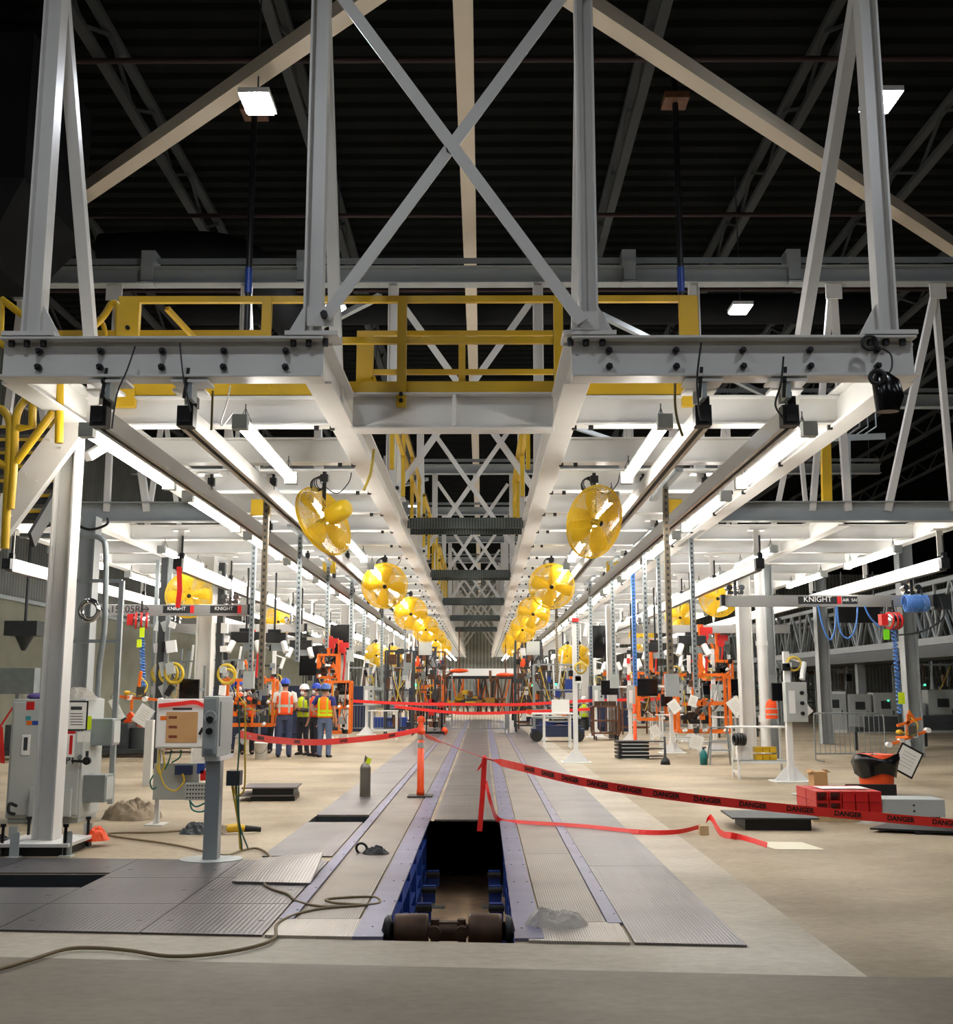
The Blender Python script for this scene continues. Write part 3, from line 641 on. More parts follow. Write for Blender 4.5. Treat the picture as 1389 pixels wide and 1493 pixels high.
def bridge(x0, x1, Y, z, label, texts, n=None):
    t = T('crane_bridge', label, 'crane', ((x0 + x1) / 2, Y, z))
    b = B(t, 1); b.box(x0, x1, Y - .05, Y + .05, z - .1, z + .1); b.out('track', alu, bevel=.004)
    b = B(t, 1); b.box(x0, x1, Y - .06, Y + .06, z - .125, z - .1); b.out('lower_lip', alu)
    for x in (x0 - .08, x1): b = B(t, 1); b.box(x, x + .08, Y - .07, Y + .07, z - .11, z + .11); b.out('end_stop', black)
    for f in (.05, .9):
        x = x0 + f * (x1 - x0); b = B(t, 1)
        b.box(x - .16, x + .16, Y - .05, Y + .05, z + .12, z + .18)
        for q in (-.12, .12): b.cyl((x + q, Y - .1, z + .25), (x + q, Y + .1, z + .25), .06, n=12); b.cyl((x + q, Y - .09, z + .16), (x + q, Y + .09, z + .16), .04, n=10)
        b.box(x - .03, x + .03, Y - .06, Y + .06, z + .1, z + .42); b.out('trolley', chrome)
    for s, f, sz, lg in texts:
        x = x0 + f * (x1 - x0); w = .36 * sz * len(s)
        if lg:
            b = B(t, 1); b.box(x - w - .08, x + w + .04, Y - .054, Y - .05, z - .075, z + .075); b.out('logo_plate', black)
            b = B(t, 1); b.box(x + w + .04, x + w + .12, Y - .056, Y - .05, z - .075, z + .075); b.out('logo_bar', red)
            text_mesh(t, s, sz, whiteb, V((x - .02, Y - .057, z + .015)) - t.location)
            if lg == 1: b = B(t, 1); b.box(x + w + .14, x + w + .44, Y - .054, Y - .05, z - .075, z + .075); b.out('logo_plate', black)
            if lg == 1: text_mesh(t, 'AIR  SAI', sz * .55, whiteb, V((x + w + .29, Y - .057, z)) - t.location)
        else: text_mesh(t, s, sz, ink, V((x, Y - .057, z)) - t.location)
    return t
bridge(4.8, 8.9, 21.5, 3.36, 'aluminium crane bridge with a black and white logo, hung across the right wing', [('KNIGHT', .45, .15, 1)])
bridge(-8.3, -4.75, 22, 3.22, 'aluminium crane bridge with large printed code, hung across the left wing', [('MAA15205R\u2192', .27, .2, 0), ('KNIGHT', .6, .1, 2), ('KNIGHT', .87, .1, 2)])
for i, (Y, xx) in enumerate(((30.5, 1), (38, 1), (47.2, 1), (30, -1), (37.5, -1), (45, -1))):
    a, c = (4.3, 8.6) if xx > 0 else (-8.7, -4.9)
    bridge(a, c, Y, 3.3, ordn(i % 3 + 1) + ' crane bridge down the hall under the ' + ('right' if xx > 0 else 'left') + ' wing', [])
# ================= fans =================
def fan_proto():
    R = .475; t = T('cage_fan', 'x', 'fan')
    b = B(t)
    for s in (1, -1):
        dep = .14
        for k in range(23):
            r = .05 + k * (R - .05) / 22; z = s * dep * (1 - (r / R) ** 3) * .8 + s * .02
            b.ring((0, 0, z), (0, 0, 1), r, (.0042 if k < 22 else .009), 36, 4)
        for k in range(16):
            a = 2 * PI * k / 16; pts = []
            for q in range(5):
                r = .06 + q * (R - .06) / 4; pts.append((r * math.cos(a), r * math.sin(a), s * dep * (1 - (r / R) ** 3) * .8 + s * .022))
            b.path(pts, .004, 4)
    g = b.out('guard', fanyel)
    b = B(t)
    for k in range(4):
        a = k * PI / 2 + .3; vs = []
        for r, w, tw in ((.07, .07, .7), (.2, .15, .55), (.33, .18, .42), (.43, .13, .34)):
            c = V((r * math.cos(a), r * math.sin(a), 0)); n = V((-math.sin(a), math.cos(a), 0))
            vs += [c - n * w * math.cos(tw) - V((0, 0, w * math.sin(tw) * .5)), c + n * w * math.cos(tw) * .6 + V((0, 0, w * math.sin(tw) * .5))]
        b.add(vs, [(0, 1, 3, 2), (2, 3, 5, 4), (4, 5, 7, 6)], True)
    bl = b.out('blades', fanyel); md = bl.modifiers.new('thick', 'SOLIDIFY'); md.thickness = .004
    b = B(t); b.lathe([(0, -.12), (.03, -.12), (.045, -.1), (.045, .03), (0, .04)], n=16); b.out('hub', black)
    b = B(t); b.lathe([(0, .1), (.1, .1), (.125, .14), (.125, .36), (.1, .42), (.05, .44), (0, .44)], n=20); b.box(-.05, .05, .08, .14, .14, .26); b.out('motor', fanyel)
    b = B(t); b.cyl((0, 0, .12), (0, 0, .64), .026, n=10); b.box(-.05, .05, -.05, .05, .5, .6); b.out('drop_pole', blackm)
    b = B(t)
    for k in range(5): b.ring((-.1 + .012 * k, .02 * k, .47 + .012 * k), (.3 * (k - 2), 1, .2), .085, .007, 18, 5)
    b.path(smooth_pts([(-.05, 0, .5), (.15, .02, .36), (.3, .05, .5), (.34, .05, .64)]), .007, 6); b.out('cable_coil', black)
    return t
def fans():
    pr = fan_proto(); z = 3.75; n = [0]
    def put(x, y, z, ax, label):
        r = pr if n[0] == 0 else dup(pr, (0, 0, 0)); n[0] += 1
        r.location = (x, y, z); r['label'] = label; r['group'] = 'yellow cage fans'
        q = V((0, 0, -1)).rotation_difference(V(ax).normalized())
        for ch in r.children:
            if ch.name.split('.')[0] in ('guard', 'blades', 'hub', 'motor'): ch.rotation_euler = q.to_euler()
    for k, y in enumerate((13.7, 22.5, 30.8, 39, 47.3, 55.5)):
        put(-2.03, y, z, (-.78, .5, -.36) if k == 0 else (.08, -.96, -.28), ordn(k) + ' yellow cage fan from the front, in the left row' + (', motor showing' if k == 0 else ''))
        put(1.45, y + .1, z, (.62, -.72, -.3) if k == 0 else (-.06, -.96, -.28), ordn(k) + ' yellow cage fan from the front, hung in the right row' + (', turned sideways' if k == 0 else ''))
    for k, (u, v, y) in enumerate(((275, 868, 22.6), (405, 906, 33.5), (493, 938, 38.5), (548, 955, 44), (572, 957, 50))):
        p = P(u, v, y); put(p.x, y, p.z, (.3, -.9, -.2), ordn(k) + ' yellow cage fan down the left wing')
    for k, (u, v, y) in enumerate(((1047, 872, 27), (992, 900, 33.5), (935, 930, 40), (845, 958, 43), (828, 956, 48))):
        p = P(u, v, y); put(p.x, y, p.z, (-.3, -.9, -.2), ordn(k) + ' yellow cage fan down the right wing')
fans()
# yellow boxes on the deck undersides, dark poles, ducts
for u, v, y, nm in ((380, 742, 17, 'left'), (480, 828, 24.4, 'far left'), (980, 742, 17, 'right'), (893, 828, 24.4, 'far right')):
    p = P(u, v, y); b = B(); b.box(p.x - .14, p.x + .14, y - .1, y + .1, p.z - .12, p.z + .14); b.cyl((p.x, y, p.z + .1), (p.x, y, ZB + .2), .02); solo(b, 'junction_box', yellow, 'yellow box hung under the deck on the ' + nm, 'box', bevel=.01)
for (u0, v0, u1, v1, nm) in ((371, 165, 363, 480, 'left'), (984, 150, 992, 470, 'right')):
    a = P(u0, v0, 16.5); c = P(u1, v1, 16.5); t = T('service_pole', 'thin black vertical pole with blue foot, on the ' + nm + ' above the deck', 'pole', (a.x, 16.5, c.z - .2))
    b = B(t, 1); b.cyl((a.x, 16.5, 4.7), (a.x, 16.5, 11.9), .05, n=12); b.out('shaft', blackm)
    b = B(t, 1); b.cyl((a.x, 16.5, P(0, 428, 16.5).z), (a.x, 16.5, P(0, 392, 16.5).z), .058, n=12); b.out('blue_sleeve', blue)
    b = B(t, 1); b.box(a.x - .2, a.x + .2, 16.3, 16.7, P(0, v0, 16.5).z - .05, P(0, v0, 16.5).z + .06); b.out('clamp', brown)
def ducts():
    b = B(); b.box(-11.5, -6.6, 14.6, 17, 8.9, 11.2); b.add([(-11.5, 14.6, 8.9), (-6.6, 14.6, 8.9), (-6.6, 17, 8.9), (-11.5, 17, 8.9), (-11.5, 15.2, 8.0), (-7.4, 15.2, 8.0), (-7.4, 17, 8.0), (-11.5, 17, 8.0)], [(0, 1, 5, 4), (1, 2, 6, 5), (2, 3, 7, 6), (3, 0, 4, 7), (4, 5, 6, 7)])
    solo(b, 'air_duct', ductm, 'huge dark sheet metal air duct at the upper left', 'duct')
    b = B(); b.path(smooth_pts([(-7.2, 19.5, 9.75), (-5.8, 19.5, 9.8), (-4.8, 19.6, 9.75), (-4.3, 20.4, 9.6), (-4.2, 22.5, 9.6)]), .42, 18); solo(b, 'air_duct', ductm, 'round dark ribbed duct bending away behind the left roof lamp', 'duct')
    b = B(); b.cyl((-7, 24, 10.3), (9, 24, 10.3), .35); solo(b, 'air_duct', ductm, 'round dark duct running across behind the white header beam', 'duct')
    for i, (y, z) in enumerate(((15.2, 11.1), (19.6, 10.6), (22.5, 10.2))):
        b = B(); b.cyl((-14, y, z), (30, y, z), .045, n=8); solo(b, 'sprinkler_pipe', mat('dull red pipe', (44, 24, 22), .8), ordn(i) + ' thin dull red pipe crossing under the dark roof', 'pipe')
ducts()
# ================= electrical cabinet and consoles, front left =================
def knob(par, x, y, z, r, m=black, name='knob', label=None, dy=-.03):
    b = B(par, 1); b.cyl((x, y, z), (x, y + dy, z), r, n=14); return b.out(name, m, label)
def heap(name, label, cat, c, r, m, seed, n=12, thing_group=None):
    """a crumpled cloth-like mound with sharp folds"""
    b = B(); N, M = 72, 26; vs = []
    for j in range(M + 1):
        for i in range(N):
            a = 2 * PI * i / N; q = j / M; e = 1 - q
            d = V((math.cos(a) * e * 1.6 + seed * 3.1, math.sin(a) * e * 1.6, seed * 1.7))
            w = 1 - 2 * abs(noise.noise(d * 1.5)); w2 = 1 - 2 * abs(noise.noise(d * 3.6 + V((5, 2, 1)))); w3 = noise.noise(d * .8)
            rad = e * (1 + .22 * noise.noise(V((math.cos(a) * 1.3 + seed, math.sin(a) * 1.3, 2))) + .07 * w2)
            z = (1 - e ** 3.5) * (.5 + .5 * w3 + .38 * w + .16 * w2)
            vs.append((c[0] + r[0] * rad * math.cos(a), c[1] + r[1] * rad * math.sin(a), c[2] + (max(.01, r[2] * z) if j else .001)))
    b.add(vs, [(j * N + i, j * N + (i + 1) % N, (j + 1) * N + (i + 1) % N, (j + 1) * N + i) for j in range(M) for i in range(N)], True)
    return solo(b, name, m, label, cat)
def cabinet():
    x0, x1, y0, y1, z1 = -5.86, -4.95, 13.7, 14.4, 1.5
    t = T('electrical_cabinet', 'tall grey electrical cabinet with stickers, behind the front white column', 'cabinet', ((x0 + x1) / 2, 14.05, 0))
    b = B(t, 1); b.box(x0, x1, y0, y1, .06, z1); b.box(x0 + .02, x1 - .02, y0 + .03, y1 - .02, 0, .06); b.out('body', ltgrey, bevel=.008)
    b = B(t, 1); b.box(x0 + .03, x1 - .03, y0 - .02, y0, .1, z1 - .04); d = b.out('door', ltgrey, bevel=.006); f = y0 - .02
    def pl(u0, v0, u1, v1, m, name, dy=.004):
        a, c = P(u0, v0, f), P(u1, v1, f); q = B(d, 1); q.box(a.x, c.x, f - dy, f, c.z, a.z); return q.out(name, m)
    pl(39, 1023, 50, 1035, red, 'sticker'); pl(38, 1044, 45, 1050, mat('cyan sticker', (60, 150, 160), .5), 'sticker'); pl(39, 1051, 46, 1057, orange, 'sticker'); pl(47, 1051, 57, 1057, blue, 'sticker')
    pl(97, 1022, 127, 1065, black, 'sheet_frame', .012); pl(99, 1024, 125, 1063, paper, 'printed_sheet', .014)
    for k in range(5): pl(103, 1040 + k * 4, 121, 1041 + k * 4, ink, 'print_line', .0155)
    pl(104, 1030, 120, 1035, dkgrey, 'print_line', .0155)
    pl(124, 1044, 133, 1064, hivis, 'sticker', .006); pl(113, 1067, 121, 1082, paper, 'sticker'); pl(123, 1067, 131, 1082, paper, 'sticker')
    pl(92, 1070, 108, 1104, paper, 'sticker'); pl(94, 1066, 110, 1070, red, 'sticker'); pl(102, 1072, 105, 1100, red, 'sticker', .006)
    pl(33, 1071, 43, 1101, whiteb, 'window_frame', .01); pl(35.5, 1075, 40, 1094, dkgrey, 'window_pane', .012); pl(125, 1095, 129, 1103, dkgrey, 'lock')
    a = P(116, 1109, f); b = B(d, 1); b.cyl((a.x + .1, f - .05, a.z), (a.x + .1, f, a.z), .05, n=14); b.bar((a.x - .08, f - .05, a.z), (a.x + .12, f - .05, a.z - .01), .025, .03); b.out('rotary_handle', black)
    a = P(97, 1109, f); text_mesh(d, 'MP1', .12, dkgrey, V((a.x, f - .003, a.z)) - t.location, bold=.003)
    a, c = P(46, 1149, f), P(104, 1190, f); b = B(d, 1); b.box(a.x, c.x, f - .06, f, c.z, a.z); b.out('lower_box', ltgrey, bevel=.006)
    for v0, v1, y in ((1048, 1087, 13.95), (1130, 1170, 13.78)):
        zt, zb = P(0, v0, y).z, P(0, v1, y).z
        b = B(t, 1); b.box(x1, x1 + .27, y, y + .3, zb, zt); b.out('side_box', galv, bevel=.006)
        b = B(t, 1); b.box(x1 + .27, x1 + .285, y + .03, y + .27, zb + .03, zt - .03); b.out('side_box_cover', ltgrey)
    for zz in (1.15, .8): knob(t, x1 - .02, y0 + .0, zz, .03, galv, 'latch')
    heap('plastic_wrap', 'crumpled clear plastic wrap lying on top of the tall grey cabinet', 'plastic', (-5.17, 13.95, 1.5), (.34, .2, .12), sheetm, 13)
    b = B(); b.sph((-5.65, 14, 1.53), (.16, .14, .05), 10, 6); b.sph((-5.5, 14.1, 1.54), (.12, .1, .05), 10, 6); solo(b, 'purple_rag', mat('purple cloth', (86, 70, 130), .8), 'purple cloth bundle on top of the tall grey cabinet', 'cloth')
    b = B(); b.path(smooth_pts([P(24, 1175, 13.6), P(14, 1172, 13.5), P(13, 1184, 13.4), P(22, 1187, 13.4)]), .02, 8); b.cyl((-5.9, 13.5, .0), (-5.9, 13.5, .1), .05); solo(b, 'cable_loop', black, 'black cable loop at the left foot of the tall grey cabinet', 'cable')
cabinet()
heap('tarpaulin', 'crumpled tan tarpaulin heaped beside the tall grey cabinet', 'tarpaulin', (-4.45, 14.2, 0), (.35, .28, .26), tan, 5)
heap('plastic_sheet', 'crumpled translucent plastic sheet lying right of the pit mouth', 'plastic', (.5, 7.86, .02), (.21, .15, .1), sheetm, 9)
heap('rag', 'bright orange rag on the floor right of the front column base', 'rag', (-4.08, 11.75, .06), (.15, .12, .12), vorange, 2)
heap('glove_bundle', 'black strap and glove bundle on the left track plate', 'gloves', (-1.06, 11.13, .017), (.13, .08, .07), black, 4)
b = B(); b.ring((-1.2, 11.16, .06), (.2, 1, .3), .055, .013, 20, 6); solo(b, 'strap_loop', black, 'black strap loop at the left end of the glove bundle', 'strap')
heap('bag', 'black cable bag on the floor at the left edge beside the column base', 'bag', (-4.95, 11.5, 0), (.2, .12, .13), black, 8)
def console():
    y = 13.35; f = y
    t = T('control_console', 'white control box with brown cardboard taped on its door, on a steel stand', 'console', (-3.7, 13.5, 0))
    a, c = P(229, 1019, f), P(300, 1091, f)
    b = B(t, 1); b.box(a.x, c.x, f, f + .28, c.z, a.z); b.out('enclosure', whiteb, bevel=.008)
    b = B(t, 1); b.box(a.x + .015, c.x - .015, f - .015, f, c.z + .015, a.z - .06); d = b.out('door', whiteb, bevel=.004); f -= .015
    def pl(u0, v0, u1, v1, m, name, par=d, dy=.004):
        p, q = P(u0, v0, f), P(u1, v1, f); w = B(par, 1); w.box(p.x, q.x, f - dy, f, q.z, p.z); return w.out(name, m)
    cb_ = pl(243, 1038, 287, 1083, card, 'cardboard_sheet')
    for v in (1044, 1058, 1072): pl(246, v, 258, v + 4, mat('faded print', (120, 60, 40), .8), 'print_line', cb_, .0055)
    pl(234, 1044, 243, 1050, orange, 'sticker'); pl(252, 1032, 280, 1035, dkgrey, 'print_line')
    p = P(294, 1066, f); b = B(d, 1); b.bar((p.x - .02, f - .03, p.z - .04), (p.x + .02, f - .03, p.z + .04), .02, .03); b.cyl((p.x, f, p.z), (p.x, f - .03, p.z), .018, n=10); b.out('handle', black)
    for xx in (-3.96, -3.32):
        b = B(t, 1); b.bar((xx, y + .25, .0), (xx, y + .25, .95), .05, .07); b.out('leg', white)
        b = B(t, 1); b.box(xx - .11, xx + .11, y + .1, y + .4, 0, .012); b.add([(xx - .006, y + .22, .012), (xx + .006, y + .22, .012), (xx, y + .06, .012), (xx, y + .22, .2)], [(0, 2, 3), (1, 3, 2), (0, 1, 2), (0, 3, 1)]); b.out('foot', white)
    a, c = P(225, 1113, y + .18), P(289, 1166, y + .18); b = B(t, 1); b.box(a.x, c.x, y + .17, y + .2, c.z, a.z); b.out('back_panel', ltgrey)
    f = y + .17
    a, c = P(258, 1115, f), P(281, 1129, f); b = B(t, 1); b.box(a.x, c.x, f - .1, f, c.z, a.z); b.out('junction_box', navy, bevel=.006)
    f = y + .1; a, c = P(272, 1141, f), P(308, 1166, f); b = B(t, 1); b.box(a.x, c.x, f - .06, f, c.z, a.z); vb = b.out('valve_block', ltgrey, 'pale valve block with rows of ports', bevel=.004)
    b = B(vb, 1)
    for i in range(8):
        for j in range(4): xx = a.x + .03 + i * (c.x - a.x - .06) / 7; zz = c.z + .03 + j * (a.z - c.z - .06) / 3; b.cyl((xx, f - .06, zz), (xx, f - .068, zz), .011, n=8)
    b.out('port_grille', dkgrey)
    for u, v, m in ((299, 1130, red), (294, 1120, blue), (306, 1112, blue)):
        p = P(u, v, f); b = B(t, 1); b.box(p.x - .04, p.x + .04, f - .07, f, p.z - .06, p.z + .06); b.out('connector', m)
    for pts, m in (([(232, 1093), (232, 1120), (240, 1145), (255, 1153), (268, 1140), (266, 1128)], ycord), ([(236, 1093), (240, 1115), (232, 1128), (228, 1115)], ycord), ([(250, 1093), (246, 1110), (240, 1122)], gcord), ([(264, 1093), (262, 1104), (250, 1112)], gcord), ([(276, 1160), (280, 1180), (296, 1183), (305, 1172)], teal), ([(275, 1165), (285, 1176), (300, 1170)], teal), ([(224, 1130), (219, 1140), (222, 1150), (228, 1148)], gcord)):
        b = B(t, 1); b.path(smooth_pts([P(u, v, y + .06) for u, v in pts]), .011, 6); b.out('cable', m)
    b = B(); b.ribbon(smooth_pts([P(231, 1029, 13.3), P(262, 1026, 13.3), P(285, 1024, 13.3), P(300, 1031, 13.3)]), .05); solo(b, 'tape_strip', tapered, 'red tape strip across the top of the cardboard covered control box', 'tape')
    # the pedestal in front
    x0, x1, y0, y1 = -2.69, -2.54, 10.6, 11.2
    t = T('control_pedestal', 'grey control box with two black knobs on a post, in front of the cardboard console', 'pedestal', (-2.6, 10.75, 0))
    zt, zb = 1.555, .96
    b = B(t, 1); b.box(x0, x1, y0, y1, zb + .02, zt); b.out('enclosure', ltgrey, bevel=.01)
    b = B(t, 1); b.box(x1, x1 + .012, y0 + .06, y1 - .04, zb + .12, zt - .05); b.out('side_door', ltgrey)
    b = B(t, 1); b.box(x0 + .02, x1 + .02, y0 + .05, y1 + .02, zb - .02, zb + .02); b.out('drip_tray', whiteb)
    b = B(t, 1); b.box(x0 + .015, x1 - .015, y0 - .012, y0, zb + .05, zt - .02); d = b.out('front_plate', ltgrey, bevel=.004)
    for z in (1.335, 1.225): knob(d, -2.615, y0 - .012, z, .032, dy=-.035)
    b = B(d, 1); b.ring((-2.615, y0 - .014, 1.36), (0, 1, 0), .055, .004, 24, 5); b.out('dial_ring', whiteb)
    b = B(d, 1); b.box(-2.66, -2.58, y0 - .018, y0 - .01, 1.0, 1.06); b.out('lock_plate', galv)
    b = B(t, 1); b.bar((-2.6, 10.78, .02), (-2.6, 10.78, zb), .14, .14); b.out('post', greyst, bevel=.006)
    b = B(t, 1); n = 24; b.slab([(-2.6 + .3 * math.cos(PI * k / 12 + .13) * (1 if k % 6 else 1), 10.78 + .24 * math.sin(PI * k / 12 + .13)) for k in range(n)], 0, .02); b.out('base_plate', ltgrey)
    p = P(347, 1134, 10.75); b = B(t, 1); b.box(p.x - .1, p.x + .03, 10.68, 10.82, p.z - .07, p.z + .07); b.out('socket_box', dkgrey, bevel=.005)
    for pts, m in (([(347, 1022), (349, 1080), (345, 1160), (352, 1230), (352, 1240)], gcord), ([(351, 1024), (357, 1032), (357, 1090), (356, 1150), (344, 1158), (339, 1145)], ycord), ([(343, 1146), (346, 1190), (352, 1241)], ycord), ([(348, 1146), (349, 1200), (362, 1238)], gcord), ([(338, 1146), (347, 1200), (350, 1238)], ycord)):
        b = B(t, 1); b.path(smooth_pts([P(u, v, 10.72) for u, v in pts]), .009, 6); b.out('cable', m)
console()
def clip(u, v, Y, size, roll, label, frame=None, yaw=0):
    p = P(u, v, Y); t = T('clipboard', label, 'clipboard', p); M3 = Matrix.Rotation(yaw, 3, 'Z') @ Matrix.Rotation(roll, 3, 'Y'); w, h = size
    b = B(t); b.cb((0, 0, 0), (w, .008, h), M3); b.out('board', frame or whiteb)
    b = B(t); b.cb(M3 @ V((0, -.006, 0)), (w * .86, .003, h * .86), M3); sh = b.out('sheet', paper)
    b = B(sh)
    for k in range(5): b.cb(M3 @ V((0, -.009, h * (.26 - .12 * k))), (w * .55, .002, h * .02), M3)
    b.out('print', silverr)
    b = B(t); b.path([M3 @ V((0, 0, h / 2 - .01)), M3 @ V((0, 0, h / 2 + .05)), V((0, 0, h * .5 + .16))], .004, 5); b.out('hook_wire', dkgrey)
    return t
clip(170, 1034, 20.5, (.15, .42), -.5, 'narrow white card hanging slanted right of the tall grey cabinet')
clip(209, 1043, 20.5, (.29, .36), .55, 'white clipboard hanging tilted left of the cardboard console')
b = B(); a = P(216, 1112, 19); b.bar((a.x, 19, 0), (a.x, 19, 1.1), .13, .13); solo(b, 'stand_post', white, 'short white post standing behind the grey cabinet and the cardboard console', 'post')
# ================= loose things on the floor =================
def plate_stack(name, label, x, y, w, d, layers, rz=0):
    t = T(name, label, 'plates', (x, y, 0), rz); z = 0
    for lw, ld, h, m, ox in layers:
        b = B(t); b.box(-w * lw / 2 + ox, w * lw / 2 + ox, -d * ld / 2, d * ld / 2, z, z + h); b.out('plate', m, bevel=.003); z += h
    return t
pk = mat('dark purple grey plate', (92, 84, 84), .5, .3, .1, 5)
plate_stack('plate_stack', 'stack of dark floor panels on the bare floor behind the pedestal', -3.15, 16.7, .8, .75, [(.8, .9, .07, blackm, .05), (1.02, 1, .02, pk, -.05), (.75, .9, .09, blackm, .05), (1, 1, .022, pk, 0)], .06)
plate_stack('plate_stack', 'dark floor panel on a black base near the hanging tape end', 3.42, 13.4, .95, .8, [(.8, .85, .13, blackm, .04), (1.05, 1, .02, dkgrey, 0)], -.05)
b = B(); b.box(3.55, 4.25, 14.2, 14.5, 0, .12); solo(b, 'dark_bar', dkgrey, 'dark flat bar behind the single dark floor panel', 'bar', bevel=.004)
b = B(); b.slab([(4.45, 12.9), (6.1, 12.3), (6.3, 13.2), (5, 13.6)], .03, .05); b.box(4.9, 5.9, 12.7, 13.1, 0, .03); solo(b, 'loose_plate', blackm, 'thin black plate on the floor at the right edge', 'plate')
t = T('plate_stack', 'stack of black trays with pale gaps near the right orange delineator', 'plates', (3.55, 26.4, 0), .05)
for k in range(5):
    b = B(t); b.box(-.36, .36, -.3, .3, .02 + k * .085, .075 + k * .085); b.out('tray', blackm)
    b = B(t); b.box(-.28, .28, -.32, .28, k * .085, .02 + k * .085); b.out('spacer', ltgrey)
    if k % 2 == 0: b = B(t); b.box(.3, .75, -.2, .2, .05 + k * .085, .07 + k * .085); b.out('fork', blackm)
def delineator(x, y, label):
    t = T('delineator_post', label, 'post', (x, y, 0))
    b = B(t); b.slab([(-.19, -.19), (.19, -.19), (.19, .19), (-.19, .19)], 0, .04); b.out('base', black, bevel=.008)
    b = B(t); b.lathe([(.0, .04), (.062, .04), (.06, .1), (.052, .14), (.05, .95), (.0, .95)]); b.out('tube', vorange)
    for z in (.74, .86): b = B(t); b.lathe([(.0515, z), (.0525, z + .005), (.0525, z + .075), (.0515, z + .08)]); b.out('reflective_band', silverr)
    b = B(t); b.lathe([(.05, .95), (.066, .96), (.066, 1.0), (.048, 1.02), (.052, 1.06), (.035, 1.1), (.03, 1.13), (.036, 1.17), (.02, 1.2), (0, 1.2)]); b.out('cap', vorange)
    b = B(t); b.ring((0, 0, 1.16), (0, 1, 0), .05, .012, 16, 6); b.out('handle_loop', vorange)
    return t
delineator(-.94, 16.92, 'orange delineator post on the left track with red tape tied to it')
delineator(4.32, 31.3, 'orange delineator post among the right work stations')
def cylinder_():
    t = T('gas_cylinder', 'small steel gas cylinder with valve standing at the left edge of the line', 'cylinder', (-1.79, 17.0, 0))
    b = B(t); b.lathe([(0, 0), (.075, 0), (.083, .015), (.083, .43), (.07, .48), (.035, .51), (.025, .53), (0, .53)], n=24); b.out('tank', mat('dull steel tank', (128, 124, 116), .35, .7))
    b = B(t); b.cyl((0, 0, .53), (0, 0, .58), .022); b.cyl((0, 0, .58), (0, 0, .62), .014); b.bar((-.01, 0, .6), (.09, 0, .56), .02, .02); b.out('valve', chrome)
    b = B(t); b.cb((.05, -.03, .54), (.07, .004, .09), Matrix.Rotation(.4, 3, 'Y')); b.out('tag', hivis)
cylinder_()
def grinder():
    t = T('power_tool', 'yellow and black power tool lying behind the pedestal', 'tool', (-2.9, 12.7, 0), .2)
    b = B(t); b.path([(-.02, 0, .06), (.1, 0, .07), (.2, 0, .06)], [.045, .05, .04], 12); b.out('body', yellow)
    b = B(t); b.path([(.18, 0, .06), (.3, .02, .05), (.38, .03, .04)], [.04, .032, .028], 10); b.out('handle', black)
    b = B(t); b.cyl((-.03, 0, .02), (-.03, 0, .1), .05, n=16); b.cyl((-.1, 0, .01), (-.1, 0, .02), .07, n=18); b.out('head', chrome)
    heap('tool_pouch', 'dark tool pouch with silver bits beside the yellow power tool', 'pouch', (-3.25, 12.75, 0), (.2, .12, .11), dkgrey, 12)
grinder()
def cords():
    def fl(name, m, pts, r, label, cat='cord', z=.02):
        b = B(); b.path(smooth_pts([G(u, v) + V((0, 0, z)) for u, v in pts], 8), r, 8); return solo(b, name, m, label, cat)
    fl('extension_cord', cordm, [(-10, 1421), (40, 1406), (95, 1389), (140, 1387), (190, 1391), (245, 1399), (310, 1396), (370, 1385), (400, 1372), (404, 1352), (430, 1338), (470, 1329), (520, 1325), (552, 1321), (545, 1312), (500, 1313), (475, 1316), (490, 1321), (530, 1324), (470, 1326), (432, 1318), (420, 1308), (396, 1300), (385, 1290), (396, 1268), (392, 1250), (375, 1240), (352, 1243), (330, 1250), (300, 1245), (250, 1234), (160, 1221), (170, 1217), (230, 1216), (300, 1211)], .012, 'long tan extension cord snaking from the left edge over the tracks to the pedestal')
    fl('extension_cord', cordm, [(278, 1216), (300, 1213), (345, 1212), (360, 1209)], .009, 'short tan cord behind the pedestal post running to the power tool')
cords()
